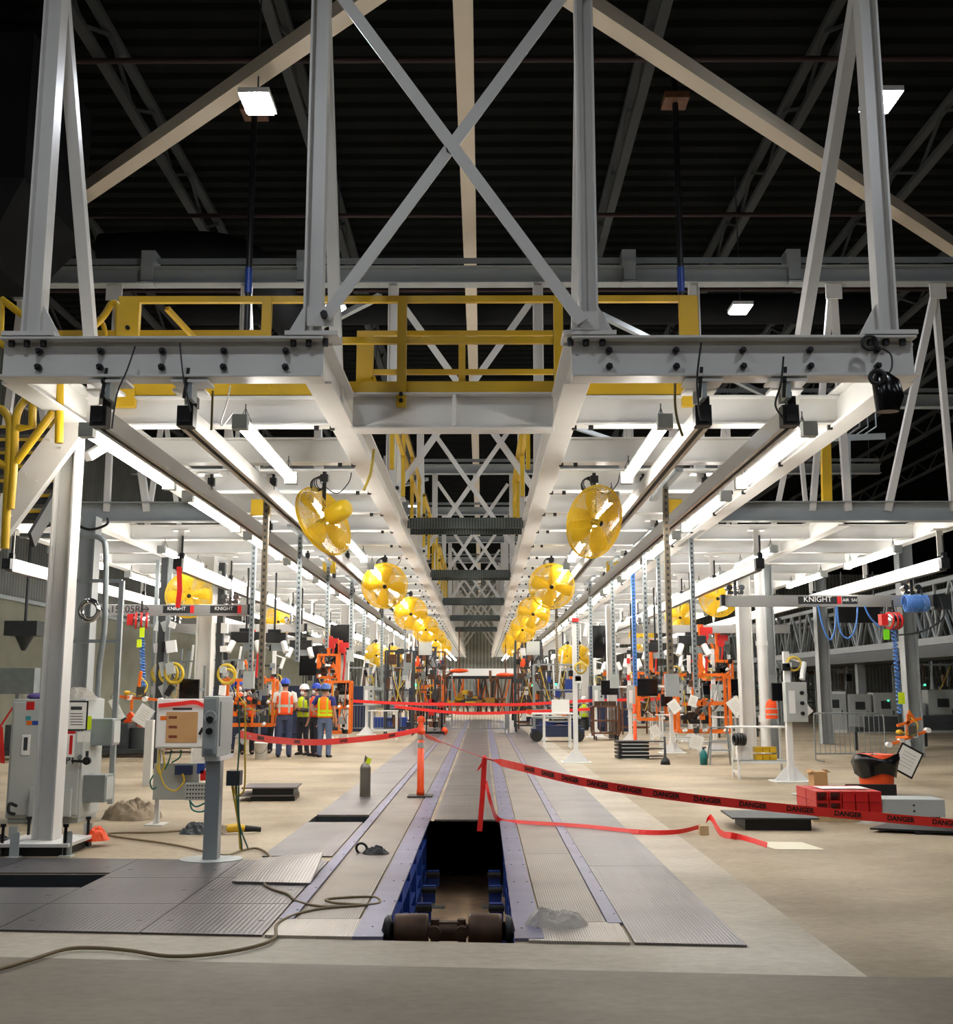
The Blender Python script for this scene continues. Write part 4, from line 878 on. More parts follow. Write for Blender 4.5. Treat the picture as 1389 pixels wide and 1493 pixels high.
def tapes():
    t = T('danger_tape', 'red danger tape sagging from the delineator post to the control pedestal', 'tape', P(470, 1082, 14))
    L1 = smooth_pts([P(349, 1070, 11.2), P(400, 1079, 12.3), P(470, 1082, 13.9), P(560, 1074, 15.6), P(611, 1064, 16.86)])
    b = B(t, 1); b.ribbon(L1, .075, t=.003); b.out('tape', tapered)
    def prints(par, L, idx, loc, sz=.055, s='DANGER', off=.004):
        for i in idx:
            d = (L[i + 1] - L[i - 1]).normalized(); zz = V((0, 0, 1)); n = d.cross(zz).normalized(); up = n.cross(d)
            M = Matrix((d, up, n)).transposed()
            text_mesh(par, s, sz, ink, V(L[i]) + n * off - loc, M.to_euler(), bold=.002)
    prints(t, L1, (4, 9, 14, 19), t.location)
    t = T('danger_tape', 'long red danger tape from the delineator post across to the right edge', 'tape', P(850, 1140, 10.6))
    L2 = smooth_pts([P(619, 1072, 16.86), P(660, 1088, 14.8), P(706, 1105, 13), P(760, 1119, 11.6), P(850, 1140, 10.6), P(1000, 1163, 10.1), P(1200, 1184, 10), P(1400, 1202, 10)])
    b = B(t, 1); b.ribbon(L2, .08, t=.003, tw=[0 if i > 14 else (1.1 if i > 3 else .5) for i in range(len(L2))]); b.out('tape', tapered)
    prints(t, L2, (19, 21, 23, 25, 27, 29, 31, 33, 35, 37, 39, 41), t.location, .06)
    b = B(t, 1); k = P(706, 1105, 12.98); b.sph(k, .03, 8, 6); b.out('knot', tapered)
    t = T('danger_tape', 'loose red tape tail trailing from the knot along the floor to a wood block', 'tape', (0, 13, 0))
    k = P(706, 1107, 12.96)
    b = B(t, 1); b.ribbon([k, P(704, 1150, 12.98), P(699, 1212, 13)], .06, (1, 0, 0)); b.ribbon([k, P(697, 1123, 12.95)], .05, (1, 0, .6)); b.out('tail', tapered)
    pts = [P(708, 1140, 12.98), P(716, 1172, 13), G(727, 1199) + V((0, 0, .03)), G(760, 1203) + V((0, 0, .03)), G(850, 1209) + V((0, 0, .03)), G(930, 1217) + V((0, 0, .03)), G(985, 1217) + V((0, 0, .03)), G(1020, 1212) + V((0, 0, .05))]
    b = B(t, 1); b.ribbon(smooth_pts(pts), .06, (.5, .3, 1)); b.out('tail', tapered)
    pts = [G(1030, 1207) + V((0, 0, .08)), G(1037, 1207) + V((0, 0, .12)), G(1050, 1218) + V((0, 0, .03)), G(1066, 1225) + V((0, 0, .05)), G(1080, 1224) + V((0, 0, .02)), G(1118, 1236) + V((0, 0, .02))]
    b = B(t, 1); b.ribbon(smooth_pts(pts, 3), .07, (.3, .3, 1)); b.out('tail', tapered)
    p = G(1026, 1217); b = B(); b.box(p.x - .05, p.x + .05, p.y - .04, p.y + .04, 0, .1); solo(b, 'wood_block', wood, 'small wood block holding the red tape end on the floor', 'block', bevel=.003)
    for i, (pts, nm) in enumerate((([(512, 1022), (600, 1026), (700, 1027), (765, 1027), (850, 1022), (960, 1019), (1000, 1017)], 'upper'), ([(575, 1030), (650, 1038), (700, 1040), (790, 1037), (860, 1034)], 'lower'))):
        L = smooth_pts([P(u, v, 38) for u, v in pts]); b = B(); b.ribbon(L, .1, t=.004); solo(b, 'danger_tape', tapered, nm + ' red tape line stretched across the hall by the far barricades', 'tape')
    b = B(); b.ribbon([P(25, 1022, 14.5), P(0, 1060, 14.6)], .05); b.ribbon([P(1, 1060, 14.6), P(4, 1113, 14.6)], .06, (1, 0, 0)); solo(b, 'danger_tape', tapered, 'red tape hanging at the left edge beside the grey cabinet', 'tape')
    b = B(); b.ribbon([P(261, 826, 19.2), P(262, 860, 19.2), P(259, 886, 19.2)], .09, (1, 0, 0)); solo(b, 'tape_streamer', tapered, 'red ribbon hanging from the end of the left wing crane rail', 'ribbon')
    b = B(); p, q = G(1095, 1228), G(1172, 1239); b.slab([(2.87, 12.1), (3.42, 12.05), (3.5, 11.5), (3.0, 11.52)], .002, .006); solo(b, 'paper_sheet', card.copy() if 0 else mat('cream sheet', (222, 214, 190), .8), 'cream sheet of paper lying on the right floor', 'sheet')
tapes()
def red_boxes():
    x0, x1, y0, y1 = 4.15, 4.98, 13.9, 14.75
    t = T('pallet', 'low pine pallet under the red tubes', 'pallet', ((x0 + x1) / 2, 14.3, 0))
    for k in range(3): b = B(t, 1); b.box(x0 - .05, x1 + .08, y0 + k * .36, y0 + .1 + k * .36, 0, .09); b.out('bearer', wood)
    for k in range(6): x = x0 - .05 + k * .165; b = B(t, 1); b.box(x, x + .13, y0 - .02, y1 + .02, .09, .11); b.out('deck_board', wood)
    n = 0
    for lay in range(2):
        for r in range(2):
            for k in range(5):
                xx = x0 + k * .165; yy = y0 + .0 + r * .44; z = .111 + lay * .13; w = .15; d = .42; h = .125
                b = B(); q = .012
                b.box(xx, xx + w, yy, yy + d, z, z + q); b.box(xx, xx + w, yy, yy + d, z + h - q, z + h); b.box(xx, xx + q, yy, yy + d, z + q, z + h - q); b.box(xx + w - q, xx + w, yy, yy + d, z + q, z + h - q)
                if k > 1: b.box(xx + q, xx + w - q, yy + .004, yy + .012, z + q, z + h - q)
                lab = ordn(k) + ' red rectangular tube from the left, ' + ('front' if r == 0 else 'rear') + ' row, ' + ('upper' if lay else 'lower') + ' layer on the pallet'
                solo(b, 'red_tube', red, lab, 'tube', 'red tubes on the pallet'); n += 1
    b = B(); b.box(4.3, 4.9, 14.15, 14.5, .375, .38); solo(b, 'paper_sheet', paper, 'white sheet lying on top of the red tubes', 'sheet')
    t = T('steel_case', 'pale grey steel case on a black base right of the red tubes', 'case', (5.35, 14.15, 0), -.06)
    b = B(t); b.box(-.4, .4, -.25, .25, .06, .27); b.out('body', ltgrey, bevel=.006)
    b = B(t); b.box(-.38, .34, -.23, .2, 0, .06); b.out('base', blackm)
    for z in (.13, .2): b = B(t); b.cyl((.02, -.25, z), (.02, -.258, z), .013, n=8); b.out('bolt', black)
    t = T('black_angle', 'black steel angle bar standing in front of the orange bin', 'bar', (5.6, 16.1, 0), -.05)
    b = B(t); b.box(-.36, .36, -.015, .015, .0, .27); b.box(-.36, .36, 0, .3, 0, .02); b.out('angle', blackm)
    for z in (.1, .18): b = B(t); b.cyl((0, -.015, z), (0, -.024, z), .014, n=8); b.out('bolt', red)
    b = B(); b.bar((4.85, 17.4, .02), (5.55, 15.2, .03), .09, .02); solo(b, 'wood_lath', whiteb, 'pale lath lying on the floor behind the red tubes', 'lath')
    heap('plastic_sheet', 'torn clear plastic at the foot of the pallet with the red tubes', 'plastic', (4.95, 13.75, 0), (.33, .1, .06), sheetm, 31)
    t = T('waste_bin', 'orange waste bin lined with a black bag', 'bin', (6.15, 17.4, 0))
    b = B(t); b.lathe([(0, 0), (.24, 0), (.29, .62), (.27, .62), (0, .5)], n=24); b.out('bin', vorange)
    b = B(t); vs = []; N = 32; rr = random.Random(6)
    for j, (r, z) in enumerate(((.31, .3), (.33, .42), (.36, .52), (.34, .6), (.22, .57), (.05, .5))):
        for i in range(N): k = 1 + .06 * math.sin(5 * 2 * PI * i / N + j) + rr.uniform(-.03, .03); vs.append((r * k * math.cos(2 * PI * i / N), r * k * math.sin(2 * PI * i / N), z + .04 * math.sin(3 * 2 * PI * i / N + j)))
    b.add(vs, [(j * N + i, j * N + (i + 1) % N, (j + 1) * N + (i + 1) % N, (j + 1) * N + i) for j in range(5) for i in range(N)], True); b.out('bag', mat('black bin bag', (14, 14, 15), .25))
    t = T('cardboard_box', 'open brown cardboard box beside the right control pedestal', 'box', (5.72, 19.0, 0), .1)
    b = B(t); b.box(-.12, .12, -.12, .12, 0, .24); b.out('carton', card)
    b = B(t); b.cb((-.15, 0, .25), (.08, .22, .005), Matrix.Rotation(-.6, 3, 'Y')); b.cb((.15, 0, .25), (.08, .22, .005), Matrix.Rotation(.6, 3, 'Y')); b.out('flap', card)
red_boxes()
def barricade(loc, rz, w, label, h=1.08, m=galv):
    t = T('crowd_barrier', label, 'barrier', loc, rz); r = .017
    b = B(t); c = .12
    b.path(smooth_pts([(-w / 2, 0, .02), (-w / 2, 0, h - c), (-w / 2 + .04, 0, h - .03), (-w / 2 + c, 0, h), (w / 2 - c, 0, h), (w / 2 - .04, 0, h - .03), (w / 2, 0, h - c), (w / 2, 0, .02)], 4), r, 8); b.path([(-w / 2, 0, .17), (w / 2, 0, .17)], r, 8); b.out('frame', m)
    n = int(w / .11); b = B(t)
    for k in range(1, n): b.cyl((-w / 2 + k * w / n, 0, .17), (-w / 2 + k * w / n, 0, h), .008, n=6)
    b.out('bars', m)
    for s in (-1, 1): b = B(t); b.bar((s * (w / 2 - .1), -.28, .015), (s * (w / 2 - .1), .28, .015), .05, .02); b.out('foot', m)
    return t
barricade((8.42, 25.4, 0), .0, 1.6, 'galvanised crowd barrier in the dark area right of the white pipe column')
barricade((-.8, 41.5, 0), 0, 3.6, 'wide crowd barrier across the end of the middle tracks', 1.02)
barricade((-4.6, 42, 0), 0, 3.0, 'crowd barrier at the far end, left of the middle tracks', 1.02)
barricade((.9, 40.6, 0), 1.45, 1.2, 'short crowd barrier turned end-on right of the middle tracks', 1.02)
# ================= people =================
def person(label, loc, rz, h=1.76, trou=jean2, shirt=shirtw, vest=hiora, stripe='h', helm=helmb, mask=True, arms='down', sleeve='short', sit=False, lean=0.0):
    t = T('person', label, 'person', loc, rz); s = h / 1.76; Sx = V((1, 1, 1)) * s
    hip = .50 if sit else .93
    up = lambda x, y, z: V((x, y - lean * max(0, z - .93), z - .93 + hip)) * s
    if sit: lg = {k: [up(k * .1, 0, .9), V((k * .16, -.38, .5)) * s, V((k * .17, -.4, .09)) * s] for k in (-1, 1)}
    else: lg = {k: [up(k * .095, 0, .88), V((k * .11, -.02, .49)) * s, V((k * .12, .03, .085)) * s] for k in (-1, 1)}
    A = {'down': ((.26, .03, 1.13), (.27, -.06, .86)), 'hips': ((.36, .1, 1.18), (.2, -.06, 1.0)), 'cross': ((.27, -.02, 1.12), (-.06, -.24, 1.16)), 'front': ((.25, -.05, 1.12), (.12, -.3, 1.06)), 'up': ((.28, -.12, 1.2), (.1, -.22, 1.42))}
    if isinstance(arms, str): arms = (arms, arms)
    ar = {}
    for k, nm in ((-1, arms[0]), (1, arms[1])):
        e, w = A[nm]; ar[k] = [up(k * .19, 0, 1.43), up(k * e[0], e[1], e[2]), up(k * w[0], w[1], w[2])]
    # one continuous body grown along its skeleton
    vs, es, rs = [], [], []
    def vx(p, r): vs.append(V(p)); rs.append(r * s); return len(vs) - 1
    def ch(i, *pr):
        for p, r in pr: j = vx(p, r); es.append((i, j)); i = j
        return i
    root = vx(up(0, 0, .95), .12); c = ch(root, (up(0, .01, 1.12), .115), (up(0, .0, 1.32), .13)); nk = ch(c, (up(0, .01, 1.45), .075), (up(0, 0, 1.51), .052), (up(0, -.005, 1.575), .072)); hd = ch(nk, (up(0, -.01, 1.64), .083), (up(0, 0, 1.7), .075))
    ch(nk, (up(0, -.075, 1.555), .026)); ch(hd, ); n0 = vs.index(up(0, -.01, 1.64)); ch(n0, (up(0, -.098, 1.625), .012)); ch(n0, (up(.086, .005, 1.63), .014)); ch(n0, (up(-.086, .005, 1.63), .014))
    for k in (-1, 1):
        a = ch(c, (up(k * .12, 0, 1.42), .07), (ar[k][0], .058), (ar[k][0].lerp(ar[k][1], .5), .047), (ar[k][1], .04), (ar[k][1].lerp(ar[k][2], .45), .038), (ar[k][2], .026))
        d = (ar[k][2] - ar[k][1]).normalized(); side = d.cross(V((0, -1, 0))); side = side.normalized() if side.length > .1 else V((1, 0, 0)); pn = side.cross(d)
        pm = ch(a, (ar[k][2] + d * .06 * s, .03))
        for q, ln in enumerate((.07, .08, .075, .06)):
            o = side * ((q - 1.5) * .021 * s); b0 = ar[k][2] + d * .085 * s + o
            ch(pm, (b0, .010), (b0 + d * ln * .55 * s + pn * .008 * s, .009), (b0 + d * ln * .9 * s + pn * .03 * s, .008))
        ch(a, (ar[k][2] + d * .035 * s + side * -.035 * s + pn * .01 * s, .013), (ar[k][2] + d * .075 * s + side * -.055 * s + pn * .02 * s, .010))
        ch(root, (lg[k][0], .09), (lg[k][0].lerp(lg[k][1], .5), .075), (lg[k][1], .055), (lg[k][1].lerp(lg[k][2], .35), .053), (lg[k][2], .036), (lg[k][2] + V((k * .015, -.13, -.045)) * s, .03))
    me = bpy.data.meshes.new('body'); bm = bmesh.new(); sl = bm.verts.layers.skin.verify(); bv = []
    for i, (p, r) in enumerate(zip(vs, rs)):
        q = bm.verts.new(p); q[sl].radius = (r, r); q[sl].use_root = (i == 0); bv.append(q)
    for a, e in es: bm.edges.new((bv[a], bv[e]))
    bm.to_mesh(me); bm.free(); me.materials.append(skin)
    o = bpy.data.objects.new('body', me); C.objects.link(o); o.parent = t
    sk_ = o.modifiers.new('skin', 'SKIN'); sk_.use_smooth_shade = True; sb = o.modifiers.new('sub', 'SUBSURF'); sb.levels = sb.render_levels = 1
    # clothes
    def L(zs): return [tuple(up(0, y, z)) + (a * s, b_ * s) for z, a, b_, y in zs]
    b = B(t); b.loft(L([(.84, .15, .115, .0), (.92, .172, .128, .0), (1.0, .165, .12, 0), (1.04, .16, .115, 0)]))
    for k in (-1, 1):
        p = lg[k]; b.path([p[0] + V((0, 0, .03)) * s, p[0].lerp(p[1], .3), p[0].lerp(p[1], .7), p[1], p[1].lerp(p[2], .4), p[2] + V((0, 0, -.03)) * s], [.1 * s, .098 * s, .08 * s, .071 * s, .068 * s, .062 * s], 14)
    b.out('trousers', trou)
    tor = [(1.0, .168, .122, 0), (1.12, .168, .122, 0), (1.28, .19, .132, 0), (1.4, .2, .125, 0), (1.45, .165, .105, .005), (1.49, .08, .075, .01)]
    b = B(t); b.loft(L(tor))
    for k in (-1, 1):
        p = ar[k]; a0 = V((k * .15 * s, p[0].y, p[0].z)); pts, rr = [a0, p[0], p[0].lerp(p[1], .6)], [.075 * s, .074 * s, .064 * s]
        if sleeve == 'long': pts += [p[1], p[1].lerp(p[2], .5), p[2]]; rr += [.055 * s, .052 * s, .042 * s]
        b.path(pts, rr, 12)
    b.out('shirt', shirt)
    if vest:
        vz = [(.96, .186, .14, 0), (1.05, .184, .138, 0), (1.15, .182, .136, 0), (1.28, .2, .144, 0), (1.38, .198, .138, 0), (1.44, .155, .118, .005), (1.475, .105, .09, .01)]
        b = B(t); b.loft(L(vz), 20, cap=False); v = b.out('vest', vest); md = v.modifiers.new('thick', 'SOLIDIFY'); md.thickness = .004
        sm = hivis if stripe == 'y' else silverr
        for z in ((1.12, 1.03) if stripe == 'y' else (1.16,)):
            b = B(t); b.loft(L([(z - .03, .192, .146, 0), (z + .03, .192, .146, 0)]), 20, cap=False); b.out('vest_stripe', sm)
        for k in (-1, 1):
            for f in (-1, 1):
                b = B(t); b.ribbon([up(k * .11, f * (.128 if z < 1.2 else .135) * (1 if z < 1.4 else .78), z) for z in (1.0, 1.12, 1.28, 1.36, 1.44)], .045 * s, (1, 0, 0), .006); b.out('vest_stripe', sm)
    for k in (-1, 1):
        a = lg[k][2]; b = B(t); b.path([a + V((0, .06, -.05)) * s, a + V((0, .0, -.035)) * s, a + V((k * .01, -.09, -.05)) * s, a + V((k * .015, -.17, -.058)) * s], [(.045 * s, .035 * s), (.05 * s, .05 * s), (.048 * s, .036 * s), (.03 * s, .02 * s)], 10); b.out('shoe', black)
    hc = up(0, 0, 1.665)
    b = B(t); b.lathe([(.125, .0), (.122, .01), (.12, .04), (.105, .085), (.07, .12), (.03, .135), (0, .137)], hc, n=20); b.bar(hc + V((0, -.14, .005)) * s, hc + V((0, .1, .01)) * s, .1 * s, .012 * s); b.bar(hc + V((0, -.1, .1)) * s, hc + V((0, .1, .1)) * s, .02, .05); b.out('hard_hat', helm)
    b = B(t); b.lathe([(.084, -.07), (.092, -.03), (.09, .0)], up(0, .012, 1.665), n=16); hr = b.out('hair', hair)
    if mask: b = B(t); b.sph(up(0, -.07, 1.57), (.06 * s, .045 * s, .055 * s), 12, 8); b.out('face_mask', whiteb)
    return t
person('tall worker seen from behind in an orange vest and navy helmet, hands at his front', (-4.82, 26.85, 0), PI + .1, 1.86, jean2, shirtw, hiora, 'h', helmb, True, 'front', 'short')
person('worker in a white helmet and yellow vest, facing left with arms folded', (-4.5, 27.75, 0), -.6, 1.72, dkcloth, shirtd, hivis, 'h', helmw, True, 'cross', 'long')
person('worker in blue helmet and orange vest looking left, between two others', (-4.12, 27.25, 0), -.9, 1.74, dkcloth, shirtn, hiora, 'h', helmb, True, 'down', 'short')
person('worker seen from behind in orange vest with yellow stripes and pale jeans', (-3.83, 26.8, 0), PI - .25, 1.73, denim, shirtn, mat('vest orange bright', (255, 130, 20), .6), 'y', mat('patterned blue helmet', (70, 110, 190), .3, 0, .6, 60), True, ('down', 'hips'), 'short')
person('worker in a light blue helmet behind the orange fixture, hand raised to face', (-5.95, 28.0, 0), .35, 1.72, dkcloth, shirtd, hiora, 'h', helml, True, ('front', 'up'), 'long')
person('worker in a dark blue helmet, half hidden by the grey control pedestal', (-6.35, 28.6, 0), .5, 1.84, jean2, shirtw, hiora, 'h', helmb, True, 'down', 'long')
person('worker in a grey helmet and yellow vest behind the tall worker', (-5.35, 28.5, 0), .1, 1.78, dkcloth, shirtd, hivis, 'h', helmg, True, ('down', 'front'), 'long')
person('worker in yellow vest and white helmet sitting with back to us, right aisle', (4.1, 44.5, 0), PI, 1.74, dkcloth, shirtd, hivis, 'h', helmw, False, 'front', 'long', sit=True)
person('worker in orange vest and white helmet sitting behind the brown cart', (5.25, 44.5, 0), PI, 1.74, dkcloth, shirtw, hiora, 'h', helmw, False, 'front', 'long', sit=True)
for x, nm in ((4.1, 'yellow'), (5.25, 'orange')):
    b = B(); b.cyl((x, 44.52, .0), (x, 44.52, .4), .16, n=16); solo(b, 'stool', dkgrey, 'low dark stool under the sitting worker in the ' + nm + ' vest', 'stool')
t = T('bucket', 'white plastic bucket on the floor in front of the tall worker', 'bucket', (-5.22, 26.1, 0))
b = B(t); b.lathe([(0, 0), (.13, 0), (.155, .36), (.165, .36), (.165, .39), (.14, .39), (.13, .05), (0, .05)], n=24); b.out('pail', whiteb)
b = B(t); b.path(smooth_pts([(-.165, 0, .34), (-.12, -.1, .2), (0, -.165, .14), (.12, -.1, .2), (.165, 0, .34)]), .005, 6); b.out('handle', dkgrey)
# ================= work stations =================
def carrier(x, y, z0, w, h, label, seed, top=None, rz=0, twin=False):
    """an orange lift-assist frame hung from above, with clamps, dark actuators and hoses"""
    rr = random.Random(seed); t = T('lift_fixture', label, 'lifting fixture', (x, y, z0), rz); q = .04
    b = B(t); d = .5
    for yy in (0, d):
        b.bar((-w / 2, yy, 0), (w / 2, yy, 0), q * 1.6, q * 2); b.bar((-w / 2, yy, 0), (-w / 2, yy, h), q * 1.7, q * 1.7); b.bar((w / 2, yy, 0), (w / 2, yy, h), q * 1.7, q * 1.7)
        b.bar((-w / 2, yy, h), (w / 2, yy, h), q * 1.7, q * 1.7)
    for xx, zz in ((-w / 2, 0), (w / 2, 0), (-w / 2, h), (w / 2, h)): b.bar((xx, 0, zz), (xx, d, zz), q * 1.5, q * 1.5)
    b.out('frame', orange)
    b = B(t); b.bar((-w / 2 + .1, -.02, h * .48), (w / 2 - .06, -.02, h * .5), .07, .08); b.bar((w * .1, -.02, 0), (w * .1, -.02, h * .5), .05, .05); b.bar((-w * .22, .0, h * .5), (-w * .2, 0, h), .05, .05); b.out('cross_member', orange)
    for k in range(9):
        xx, zz = rr.uniform(-w * .45, w * .45), rr.choice((.02, .25, .5, .52, .98)) * h
        b = B(t); b.cb((xx, -.08, zz), (rr.uniform(.06, .16), .12, rr.uniform(.06, .14))); b.cyl((xx, -.08, zz), (xx + rr.uniform(-.1, .1), -.2, zz + .1), .022, n=8); b.out('clamp', rr.choice((orange, orange, blackm, dkgrey)))
    for k in range(15):
        xx, zz = rr.uniform(-w * .38, w * .38), rr.uniform(.1, .9) * h
        b = B(t); b.cb((xx, rr.uniform(.02, .4), zz), (rr.uniform(.06, .24), rr.uniform(.06, .2), rr.uniform(.08, .24))); b.cyl((xx, .1, zz), (xx + rr.uniform(-.2, .2), .15, zz + rr.uniform(.05, .2)), .025, n=8)
        b.out('actuator', rr.choice((black, blackm, dkgrey, rust, galv, brown)))
    for k in range(4):
        a = (rr.uniform(-w * .4, w * .4), -.05, h * rr.uniform(.7, 1)); c = (rr.uniform(-w * .4, w * .4), -.1, h * rr.uniform(.1, .5))
        b = B(t); b.path(catenary(a, c, .15, 8), .012, 6); b.out('hose', rr.choice((black, black, ycord, orange, galv)))
    for k in range(3):
        b = B(t); gx, gz = rr.uniform(-w * .45, w * .4), rr.choice((.02, h * .5)); b.cyl((gx, -.1, gz), (gx + .05, -.2, gz + .03), .04, n=10); b.out('grip_pad', whiteb)
    if top:
        b = B(t); b.bar((0, d / 2, h), (0, d / 2, top - z0), .09, .09); b.bar((0, d / 2, h + .1), (-.16, d / 2, h + .5), .06, .06); b.out('arm', orange)
        b = B(t); b.path(smooth_pts([(.06, d / 2, top - z0), (.16, d / 2, (top - z0 + h) / 2 + .1), (.12, d / 2, h)]), .03, 8); b.out('red_hose', red)
        b = B(t); b.cb((.15, d / 2, top - z0 - .15), (.3, .2, .16)); b.cyl((.1, d / 2 - .12, top - z0 - .3), (.1, d / 2 + .12, top - z0 - .3), .1, n=14); b.out('hoist_motor', red)
    return t
def gripper(u, v, Y, label, s=1.0, flip=1):
    p = P(u, v, Y); t = T('vacuum_gripper', label, 'gripper', p)
    b = B(t); b.bar((-.4 * s, 0, .04 if flip > 0 else -.16), (.45 * s, 0, -.04 if flip > 0 else .14), .05, .05); b.bar((.0, 0, 0), (.05, 0, .45 * s), .05, .05); b.bar((-.1, 0, -.02), (-.1, 0, -.2 * s), .045, .045); b.bar((-.2 * s, 0, 0), (-.08, -.3, .02), .045, .045)
    if flip < 0: b.bar((-.18, 0, .22), (.3, 0, .36), .05, .05); b.bar((.18, -.02, .3), (.05, -.02, .5), .045, .045)
    b.out('arm', orange)
    for x in (-.36, -.12, .14, .4): b = B(t); zz = -x * .1 if flip > 0 else x * .36 - .01; b.cyl((x * s, -.07, zz), (x * s, .07, zz), .05, n=12); b.out('pad', whiteb)
    b = B(t); b.cb((.08, -.03, .12), (.16, .12, .2)); b.out('valve_body', chrome)
    b = B(t); b.path(smooth_pts([(.05, 0, .4), (.2, -.05, .25), (.1, -.08, .05), (-.1, -.06, .1)]), .014, 6); b.out('hose', ycord)
    b = B(t); b.sph((-.16 * s, -.05, .1), (.07, .06, .05), 10, 7); b.out('yellow_knob', yellow)
    return t
def hoist(u0, v0, u1, v1, Y, label, tags):
    a, c = P(u0, v0, Y), P(u1, v1, Y); t = T('chain_hoist', label, 'hoist', (a.x, Y, a.z))
    b = B(t, 1); b.lathe([(0, -.16), (.1, -.16), (.15, -.1), (.15, .1), (.1, .16), (0, .16)], a, (1, .3, 0), 20); b.out('drum', chrome)
    b = B(t, 1)
    for k in (-.1, .0, .1): b.ring(a + V((k, k * .3, 0)), (1, .3, 0), .15, .022, 24, 6)
    b.cb(a + V((-.2, 0, .02)), (.12, .2, .22)); b.out('housing', red)
    b = B(t, 1); b.cyl(a + V((0, 0, .1)), a + V((0, 0, .4)), .02); b.out('hook', blackm)
    b = B(t, 1); n = 130; L = [a.lerp(c, i / n) + V((.045 * math.cos(i * 1.1), .045 * math.sin(i * 1.1), 0)) for i in range(n + 1)]; b.path(L, .016, 6); b.out('coil_hose', hose)
    b = B(t, 1); b.cyl(a + V((.0, .05, 0)), c + V((0, .05, 0)), .008, n=6); b.out('lift_cable', dkgrey)
    for u, v, w, h_, m in tags:
        p = P(u, v, Y - .08); b = B(t, 1); b.cb(p, (w, .005, h_)); b.out('tag', m)
    return t
hoist(1302, 905, 1312, 1040, 21.4, 'red and silver hoist with blue coiled hose on the right crane bridge', ((1292, 925, .12, .2, green), (1314, 1018, .13, .22, hivis)))
gripper(1322, 1075, 21.4, 'orange and white gripper hanging in front of the dark hall on the right', 1.0, -1)
clip(1322, 1109, 19.5, (.42, .5), .5, 'black framed clipboard hanging tilted above the orange waste bin', black)
hoist(206, 905, 209, 1002, 21.9, 'silver hoist with blue coiled hose on the left crane bridge', ((207, 922, .1, .2, hivis), (203, 938, .1, .16, hivis)))
gripper(200, 1018, 21.3, 'orange gripper with white pads hanging left of the cardboard console', 1.15, 1)
def hose_loops():
    t = T('festoon_hose', 'blue coil and hanging hose loops on the right crane bridge', 'hose', P(1330, 880, 21.3))
    b = B(t, 1); c = P(1318, 880, 21.3); n = 160; b.path([c + V((.0 + .0028 * i, .14 * math.cos(i * .5), .16 * math.sin(i * .5))) for i in range(n)], .014, 6); b.out('coil', hose)
    for pts in ([(1192, 882), (1200, 915), (1210, 933), (1217, 915), (1219, 884)], [(1219, 884), (1224, 918), (1236, 931), (1247, 915), (1250, 884)], [(1260, 884), (1268, 900), (1282, 914)], [(1370, 870), (1375, 900), (1345, 920), (1310, 926)]):
        b = B(t, 1); b.path(smooth_pts([P(u, v, 21.35) for u, v in pts]), .017, 6); b.out('hose_loop', hose if pts[0][0] < 1300 else dkgrey)
    b = B(); p = P(1371, 878, 21.6); b.cb(p, (.35, .2, .3)); solo(b, 'valve_box', dkgrey, 'dark valve box at the right end of the crane bridge', 'box', bevel=.01)
hose_loops()
def station_post(x, y, label, seed, h=2.6, box=True, mon=False, side=1):
    rr = random.Random(seed); t = T('station_post', label, 'post', (x, y, 0))
    b = B(t); b.box(-.34, .34, -.28, .28, 0, .02)
    for k in (-1, 1): b.add([(k * .05, -.02, .02), (k * .05, .02, .02), (k * .3, .02, .02), (k * .3, -.02, .02), (k * .05, -.02, .3), (k * .05, .02, .3)], [(0, 3, 4), (1, 5, 2), (0, 4, 5, 1), (3, 2, 5, 4), (0, 1, 2, 3)])
    b.out('base', whiteb)
    b = B(t); b.bar((0, 0, .02), (0, 0, h), .1, .1); b.out('shaft', whiteb)
    if box:
        b = B(t); b.box(-.1, .28, -.26, -.05, 1.05, 1.75); bx = b.out('control_box', ltgrey, bevel=.006)
        for k in range(3): b = B(bx); b.cyl((.18, -.26, 1.2 + k * .18), (.18, -.3, 1.2 + k * .18), .035, n=10); b.out('button', black)
        b = B(bx); b.box(-.05, .06, -.268, -.26, 1.2, 1.6); b.out('label_plate', whiteb)
    if mon:
        b = B(t); b.box(-.62 * side - .27, -.62 * side + .27, -.12, -.06, 1.45, 1.9); m_ = b.out('monitor', black, bevel=.006)
        b = B(m_); b.box(-.62 * side - .25, -.62 * side + .25, -.125, -.118, 1.47, 1.88); b.out('screen', screen)
        b = B(t); b.bar((0, -.04, 1.7), (-.62 * side, -.04, 1.7), .05, .05); b.out('arm', whiteb)
    for k in range(4):
        z = rr.uniform(1.6, h - .1); b = B(t); b.cb((rr.uniform(-.1, .14), -.1, z), (rr.uniform(.06, .16), .1, rr.uniform(.06, .18))); b.out('valve', rr.choice((blackm, dkgrey, galv, whiteb, red)))
    b = B(t); c = V((.12 * side, -.1, rr.uniform(1.9, 2.1)))
    for k in range(4): b.ring(c + V((.0, .015 * k, 0)), (.2, 1, .1 * k), .11 + .008 * k, .012, 16, 5)
    b.out('coiled_cable', ycord)
    b = B(t); b.cyl((.3 * side, -.1, h - .2), (.22 * side, -.2, h - .5), .05, n=10); b.bar((0, 0, h - .1), (.28 * side, -.08, h - .2), .03, .03); b.out('task_lamp', whiteb)
    return t
